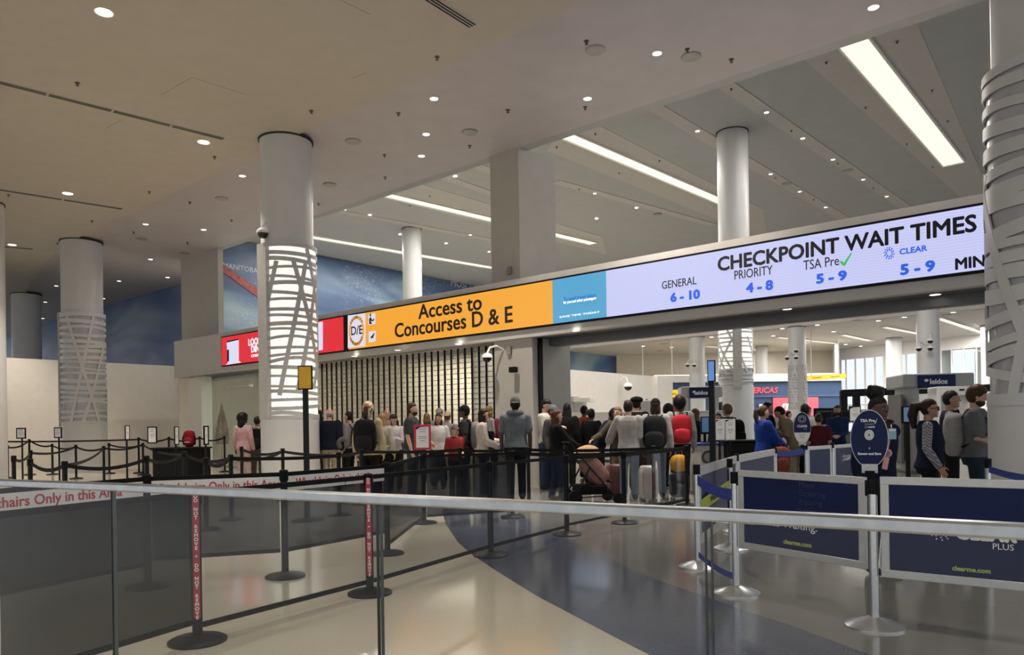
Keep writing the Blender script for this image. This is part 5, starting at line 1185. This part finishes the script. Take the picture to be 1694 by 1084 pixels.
zb_ = at(1530, 645, 27).z
for px in (1396, 1417, 1477, 1655): MB().box(gpt(px, 27) + ZV * zb_ / 2, (.24, .12, zb_)).obj('post', BLACK, t)
MB().bar(at(1392, 651, 27), at(1660, 641, 27), .14, .26).obj('beam', BLACK, t)
for a_, c_ in ((1398, 1415), (1419, 1475)): MB().bar(at(a_, 689, 27), at(c_, 688, 27), .05, .5).obj('glass_lower', MACH, t)
def desk(px, Y, w, d, h, label, m, yaw=0, topm=None, name='counter'):
    t = thing(name, label, 'counter', gpt(px, Y), yaw); b = LB_(t)
    b('body', (0, 0, h / 2 - .02), (w, d, h - .04), m, .02); b('worktop', (0, 0, h - .02), (w + .06, d + .06, .04), topm or m, .01); b('plinth', (0, -.01, .04), (w - .06, d - .02, .08), BLACK, .004); return t
desk(300, 17.6, 1.1, .7, .92, 'black counter with red backpack on it beside the left wall', BLACK, R(-20))
desk(1167, 19.5, 1.0, .5, 1.62, 'white rounded screen wall behind the blond person with glasses', WHITE, 0, name='screen_wall')
t = desk(1165, 14.2, .62, .5, .93, 'white podium with round dark seal beside the pole with blue screen', mat('podium_white', (.5, .48, .44), .5), 0, mat('podium_blue_top', (.02, .05, .3), .5), 'podium'); 
ring = MB(); ring.lathe(V((0, 0, 0)), [(.13, 0), (.13, .008)], 28).xf(Matrix.Translation((0, -.262, .66)) @ Matrix.Rotation(PI / 2, 4, 'X')).obj('round_seal', mat('seal_dark', (.04, .04, .05), .5), t, local=True)
ring = MB(); ring.lathe(V((0, 0, 0)), [(.085, 0), (.085, .008)], 28).xf(Matrix.Translation((0, -.268, .66)) @ Matrix.Rotation(PI / 2, 4, 'X')).obj('seal_centre', mat('seal_mid', (.22, .21, .2), .5), t, local=True)
t = thing('monitor', 'black upright monitor on the podium beside the pole with blue screen', 'monitor', gpt(1166, 14.3) + ZV * .93); b = LB_(t)
b('screen_case', (0, 0, .33), (.17, .05, .34), BLACK); b('screen', (0, -.028, .34), (.13, .005, .28), SCRB, 0); b('stand', (0, .02, .08), (.05, .04, .18), BLACK); b('foot', (0, 0, .01), (.14, .12, .02), BLACK)
desk(1226, 13.9, .62, .5, .98, 'black podium behind the receding blue barrier panels', BLACK, 0, name='podium')
desk(1370, 17.5, 1.5, .6, 1.05, 'dark inspection counter in front of the officer in blue', MACH2, 0)
t = thing('information_board', 'black information board behind the person in maroon t-shirt', 'sign', gpt(1370, 18.6)); b = LB_(t)
b('board', (0, 0, 1.42), (.72, .05, .42), BLACK); b('leg', (-.25, 0, .6), (.04, .04, 1.2), BLACK); b('leg', (.25, 0, .6), (.04, .04, 1.2), BLACK)
text('AUTOMATED SCREENING', .052, mat('board_print', (.35, .35, .36), .6), V((0, -.028, 1.54)), V((1, 0, 0)), ZV, t, local=True)
for px, Y, z in ((1390, 17.2, 1.05), (1502, 12.5, .0)):
    t = thing('monitor', 'blue screen monitor on post left of the ponytail' if z == 0 else 'black monitor on the dark inspection counter', 'monitor', gpt(px, Y) + ZV * z); b = LB_(t)
    if z == 0:
        b('screen_case', (0, 0, 1.40), (.22, .05, .30), BLACK); b('screen', (0, -.028, 1.40), (.17, .005, .24), SCRB, 0); b('post', (0, .02, .64), (.06, .06, 1.26), BLACK); b('foot', (0, 0, .015), (.4, .4, .03), BLACK)
    else: b('screen_case', (0, 0, .33), (.4, .05, .3), BLACK); b('stand', (0, .02, .1), (.06, .04, .2), BLACK); b('foot', (0, 0, .01), (.2, .16, .02), BLACK)
# far machines by the partial wall
t = thing('baggage_scanner', 'grey drum-shaped scanner machine in front of the far cream partial wall', 'scanner', gpt(943, 30), R(-20)); b = LB_(t)
MB().lathe(V((-.2, 0, 0)), [(.55, 1.0), (.55, 2.2), (.62, 2.22), (.62, 2.42), (.5, 2.45)], 28).obj('drum', MACH, t, local=True)
b('base_cabinet', (0, 0, .5), (1.6, 1.0, 1.0), WHITE, .02); b('tower', (.45, 0, 1.6), (.35, .6, 1.3), MACH); b('canopy', (.6, 0, 2.28), (.7, .8, .16), WHITE)
t = thing('baggage_scanner', 'grey boxy cabinet scanner behind the black beret', 'scanner', gpt(1060, 29), R(-20)); b = LB_(t)
b('cabinet', (0, 0, 1.1), (.95, .8, 2.2), MACH, .03); b('side_wing', (-.5, -.1, 1.15), (.12, .7, 2.1), MACH2); b('hinge_cap', (-.2, 0, 2.23), (.08, .08, .06), MACH2); b('hinge_cap', (.25, 0, 2.23), (.08, .08, .06), MACH2)
desk(985, 26, 2.2, .8, 1.72, 'long white counter screen below the far cream partial wall', WHITE, R(-15), name='screen_wall')
# red backpack on the black counter
t = thing('backpack', 'red and black backpack standing on the black counter by the left wall', 'backpack', gpt(313, 17.5) + ZV * .92, 0)
MB().ell(V((0, 0, .2)), (.13, .09, .2), None, 18, 14, sqf(3)).obj('main_compartment', cloth((.22, .012, .02)), t, local=True); MB().ell(V((0, -.07, .13)), (.1, .05, .1), None, 14, 10, sqf(3)).obj('front_pocket', cloth((.26, .02, .03)), t, local=True)
MB().box(V((0, -.121, .12)), (.12, .004, .018)).obj('white_stripe', PAPER, t, local=True)
for s_ in (-1, 1): MB().tube([V((s_ * .13, 0, .05)), V((s_ * .15, -.02, .2)), V((s_ * .1, 0, .36))], .018, 6).obj('strap', BLACK, t, local=True)
# flag in the glass lobby
fl = thing('furled_flag', 'drooping pale flag on a pole inside the glass storefront', 'flag', sn(S_(onn(366, 700, 2.2)), 2.2, 0)); b = LB_(fl)
MB().cyl(V((0, 0, 0)), V((0, 0, 2.35)), .018, seg=10).obj('pole', mat('flag_pole', (.5, .38, .15), .4, .6), fl, local=True); MB().lathe(V((0, 0, 0)), [(.2, 0), (.2, .04), (.05, .08)], 24).obj('base', BLACK, fl, local=True)
rs = []
for z, r in ((.75, .20), (1.0, .22), (1.3, .2), (1.7, .14), (2.0, .08), (2.28, .025)): rs.append([V((r * (1 + .22 * math.sin(6 * 2 * PI * i / 36)) * math.cos(2 * PI * i / 36) + .03, r * .7 * (1 + .22 * math.sin(6 * 2 * PI * i / 36)) * math.sin(2 * PI * i / 36), z)) for i in range(36)])
MB().rings(rs).obj('cloth', mat('flag_cloth', (.32, .24, .20), .8, scale=4, var=.45), fl, local=True)
# suitcases
def suitcase(px, Y, h, w, c, label, yaw=0, d=.25):
    t = thing('suitcase', label, 'suitcase', gpt(px, Y), yaw); m = mat('shell_%d' % int(px), c, .4, var=.08)
    MB().ell(V((0, 0, .05 + h / 2)), (w / 2, d / 2, h / 2), None, 24, 16, sqf(6)).obj('shell', m, t, local=True)
    g = MB()
    for i in range(5): g.box(V((-w * .32 + w * .16 * i, -d / 2 + .0, .05 + h / 2)), (.012, .016, h * .8))
    g.obj('ribs', m, t, local=True)
    for s_ in (-1, 1):
        for q in (-1, 1): MB().cyl(V((s_ * w * .36 - .012, q * d * .33, .025)), V((s_ * w * .36 + .012, q * d * .33, .025)), .025, seg=12).obj('wheel', BLACK, t, local=True)
    hb = MB(); hb.tube([V((-w * .22, d * .2, h)), V((-w * .22, d * .2, h + .28)), V((w * .22, d * .2, h + .28)), V((w * .22, d * .2, h))], .01, 6); hb.obj('pull_handle', BLACK, t, local=True)
    return t
suitcase(1018, 13.2, .55, .36, (.16, .075, .085), 'dusty pink hard suitcase beside the stroller', .2)
suitcase(1071, 12.45, .56, .30, (.40, .40, .39), 'silver hard suitcase behind the clear banner at the jeans', .1)
suitcase(1122, 12.6, .42, .32, BK, 'small black suitcase carrying the yellow bag', .1)
t = thing('round_bag', 'round yellow bag resting on the small black suitcase', 'bag', gpt(1122, 12.6) + ZV * .47, 0)
MB().ell(V((0, 0, .155)), (.15, .1, .155), None, 18, 12, sqf(2.6)).obj('bag_body', cloth((.55, .28, .02)), t, local=True); MB().tube([V((-.06, 0, .29)), V((-.05, 0, .37)), V((.05, 0, .37)), V((.06, 0, .29))], .012, 6).obj('handle', cloth((.3, .15, .01)), t, local=True)
suitcase(1291, 12.0, .42, .30, (.42, .14, .12), 'coral pink suitcase below the brown bag', .1)
t = thing('travel_bag', 'reddish brown bag standing on the coral suitcase beside the blue jacket', 'bag', gpt(1291, 12.0) + ZV * .47, 0)
MB().ell(V((0, 0, .22)), (.14, .1, .22), None, 18, 12, sqf(3.4)).obj('bag_body', cloth((.12, .035, .02)), t, local=True); MB().ell(V((0, -.08, .15)), (.11, .04, .12), None, 14, 10, sqf(3)).obj('pocket', cloth((.14, .04, .025)), t, local=True)
MB().tube([V((-.06, 0, .42)), V((-.05, 0, .49)), V((.05, 0, .49)), V((.06, 0, .42))], .012, 6).obj('handle', BLACK, t, local=True)
# stroller
t = thing('stroller', 'black stroller with tan canopy and dusty pink seat cover in the crowd', 'stroller', gpt(976, 12.35), R(12))
fr = lambda pts, r=.014: MB().tube([V(p) for p in pts], r, 8).obj('frame_tube', BLKMET, t, local=True)
for s_ in (-1, 1):
    fr([(-.42, s_ * .24, 1.02), (-.30, s_ * .24, .85), (.05, s_ * .25, .45), (.36, s_ * .22, .10)]); fr([(-.36, s_ * .26, .12), (-.10, s_ * .25, .60)]); fr([(-.36, s_ * .26, .12), (.36, s_ * .22, .14)], .01)
fr([(-.42, -.24, 1.02), (-.44, 0, 1.03), (-.42, .24, 1.02)], .017)
for x, r in ((-.36, .12), (.38, .09)):
    for s_ in (-1, 1):
        w = MB(); w.cyl(V((x, s_ * .27 - .02, r)), V((x, s_ * .27 + .02, r)), r, seg=24).obj('wheel', BLACK, t, local=True)
MB().ell(V((.06, 0, .54)), (.16, .19, .25), Matrix.Rotation(R(-40), 3, 'Y'), 24, 16, sqf(4.5)).obj('seat_cover', cloth((.24, .13, .115)), t, local=True)
MB().ell(V((-.07, 0, .80)), (.24, .215, .17), Matrix.Rotation(R(-14), 3, 'Y'), 20, 12, lambda d: 1 if d.z > -.1 else .55).obj('canopy', cloth((.36, .25, .14)), t, local=True)
MB().box(V((-.02, 0, .24)), (.5, .4, .16)).obj('basket', cloth(BK), t, local=True, bevel=.03); MB().box(V((.30, 0, .36)), (.05, .38, .03)).obj('footrest', BLACK, t, local=True, bevel=.008)
# neck pillows
def pillow(c, r, label, yaw=0, c_=(.10, .105, .115), hang=False):
    t = thing('neck_pillow', label, 'pillow', c - ZV * .05)
    pts = []
    for i in range(15):
        a = R(25 + 310 * i / 14) + yaw - PI / 2; v = V((r * math.cos(a), 0, r * math.sin(a))) if hang else V((r * math.cos(a), r * math.sin(a), 0)); pts.append(c + v)
    MB().tube(pts, [.03] + [.052] * 13 + [.03], 12).obj('cushion', cloth(c_), t)
bp = at(852, 684, 13); pillow(V((bp.x, bp.y - .0, bp.z)), .105, 'grey neck pillow around the neck of the broad person in grey t-shirt', PI)
pillow(at(568, 734, 16.0), .10, 'grey neck pillow hanging below the black backpack with red trim', 0, (.10, .10, .10), True)
# badge and small fan of the person with the hair bun
t = thing('id_badge', 'light blue badge hanging at the chest of the person with hair bun', 'badge', at(1476, 728, 6.1))
MB().frame_box(at(1476, 718, 6.1), V((.030, -.004, 0)), V((0, .003, 0)), ZV * .045).obj('card', mat('badge_blue', (.25, .42, .55), .3), t); MB().frame_box(at(1476, 712, 6.095), V((.025, -.004, 0)), V((0, .002, 0)), ZV * .008).obj('badge_print', PAPER, t); MB().cyl(at(1475, 709, 6.1), at(1474, 703, 6.12), .004, seg=6).obj('clip', STEEL, t)
t = thing('handheld_fan', 'pink handheld mini fan hanging beside the big oval sign', 'fan', at(1464, 778, 5.95))
MB().lathe(V((0, 0, 0)), [(.030, -.008), (.034, -.004), (.034, .008), (.030, .012)], 20).xf(Matrix.Translation(at(1468, 750, 5.95)) @ Matrix.Rotation(PI / 2, 4, 'X')).obj('fan_head', mat('pink_plastic', (.62, .30, .30), .35), t)
MB().lathe(V((0, 0, 0)), [(.022, 0), (.022, .004)], 16).xf(Matrix.Translation(at(1468, 750, 5.936)) @ Matrix.Rotation(PI / 2, 4, 'X')).obj('fan_grille', mat('fan_dark', (.25, .10, .10), .4), t)
MB().bar(at(1467, 757, 5.95), at(1463, 777, 5.95), .034, .03, V((0, 1, 0))).obj('fan_handle', MATS['pink_plastic'], t, bevel=.004); MB().tube([at(1469, 743, 5.95), at(1472, 728, 6.05)], .003, 6).obj('fan_strap', MATS['pink_plastic'], t)
# printed marks on clothing
def printed(px, py, Y, s, size, m, par, up=ZV, xd=V((1, 0, 0))):
    return text(s, size, m, at(px, py, Y), xd, up, par, depth=.002)
# ------------------------------------------------------------------ bake the remeshed bodies and clothes
bpy.context.view_layer.update()
dg = bpy.context.evaluated_depsgraph_get()
for o in PEND:
    me = bpy.data.meshes.new_from_object(o.evaluated_get(dg), preserve_all_data_layers=True, depsgraph=dg)
    me.name = o.name; MESHES = (o, me)
    if not me.materials and o.data.materials: me.materials.append(o.data.materials[0])
    o['_'] = 1; o.modifiers.clear(); o.data = me; del o['_']
    me.shade_smooth()
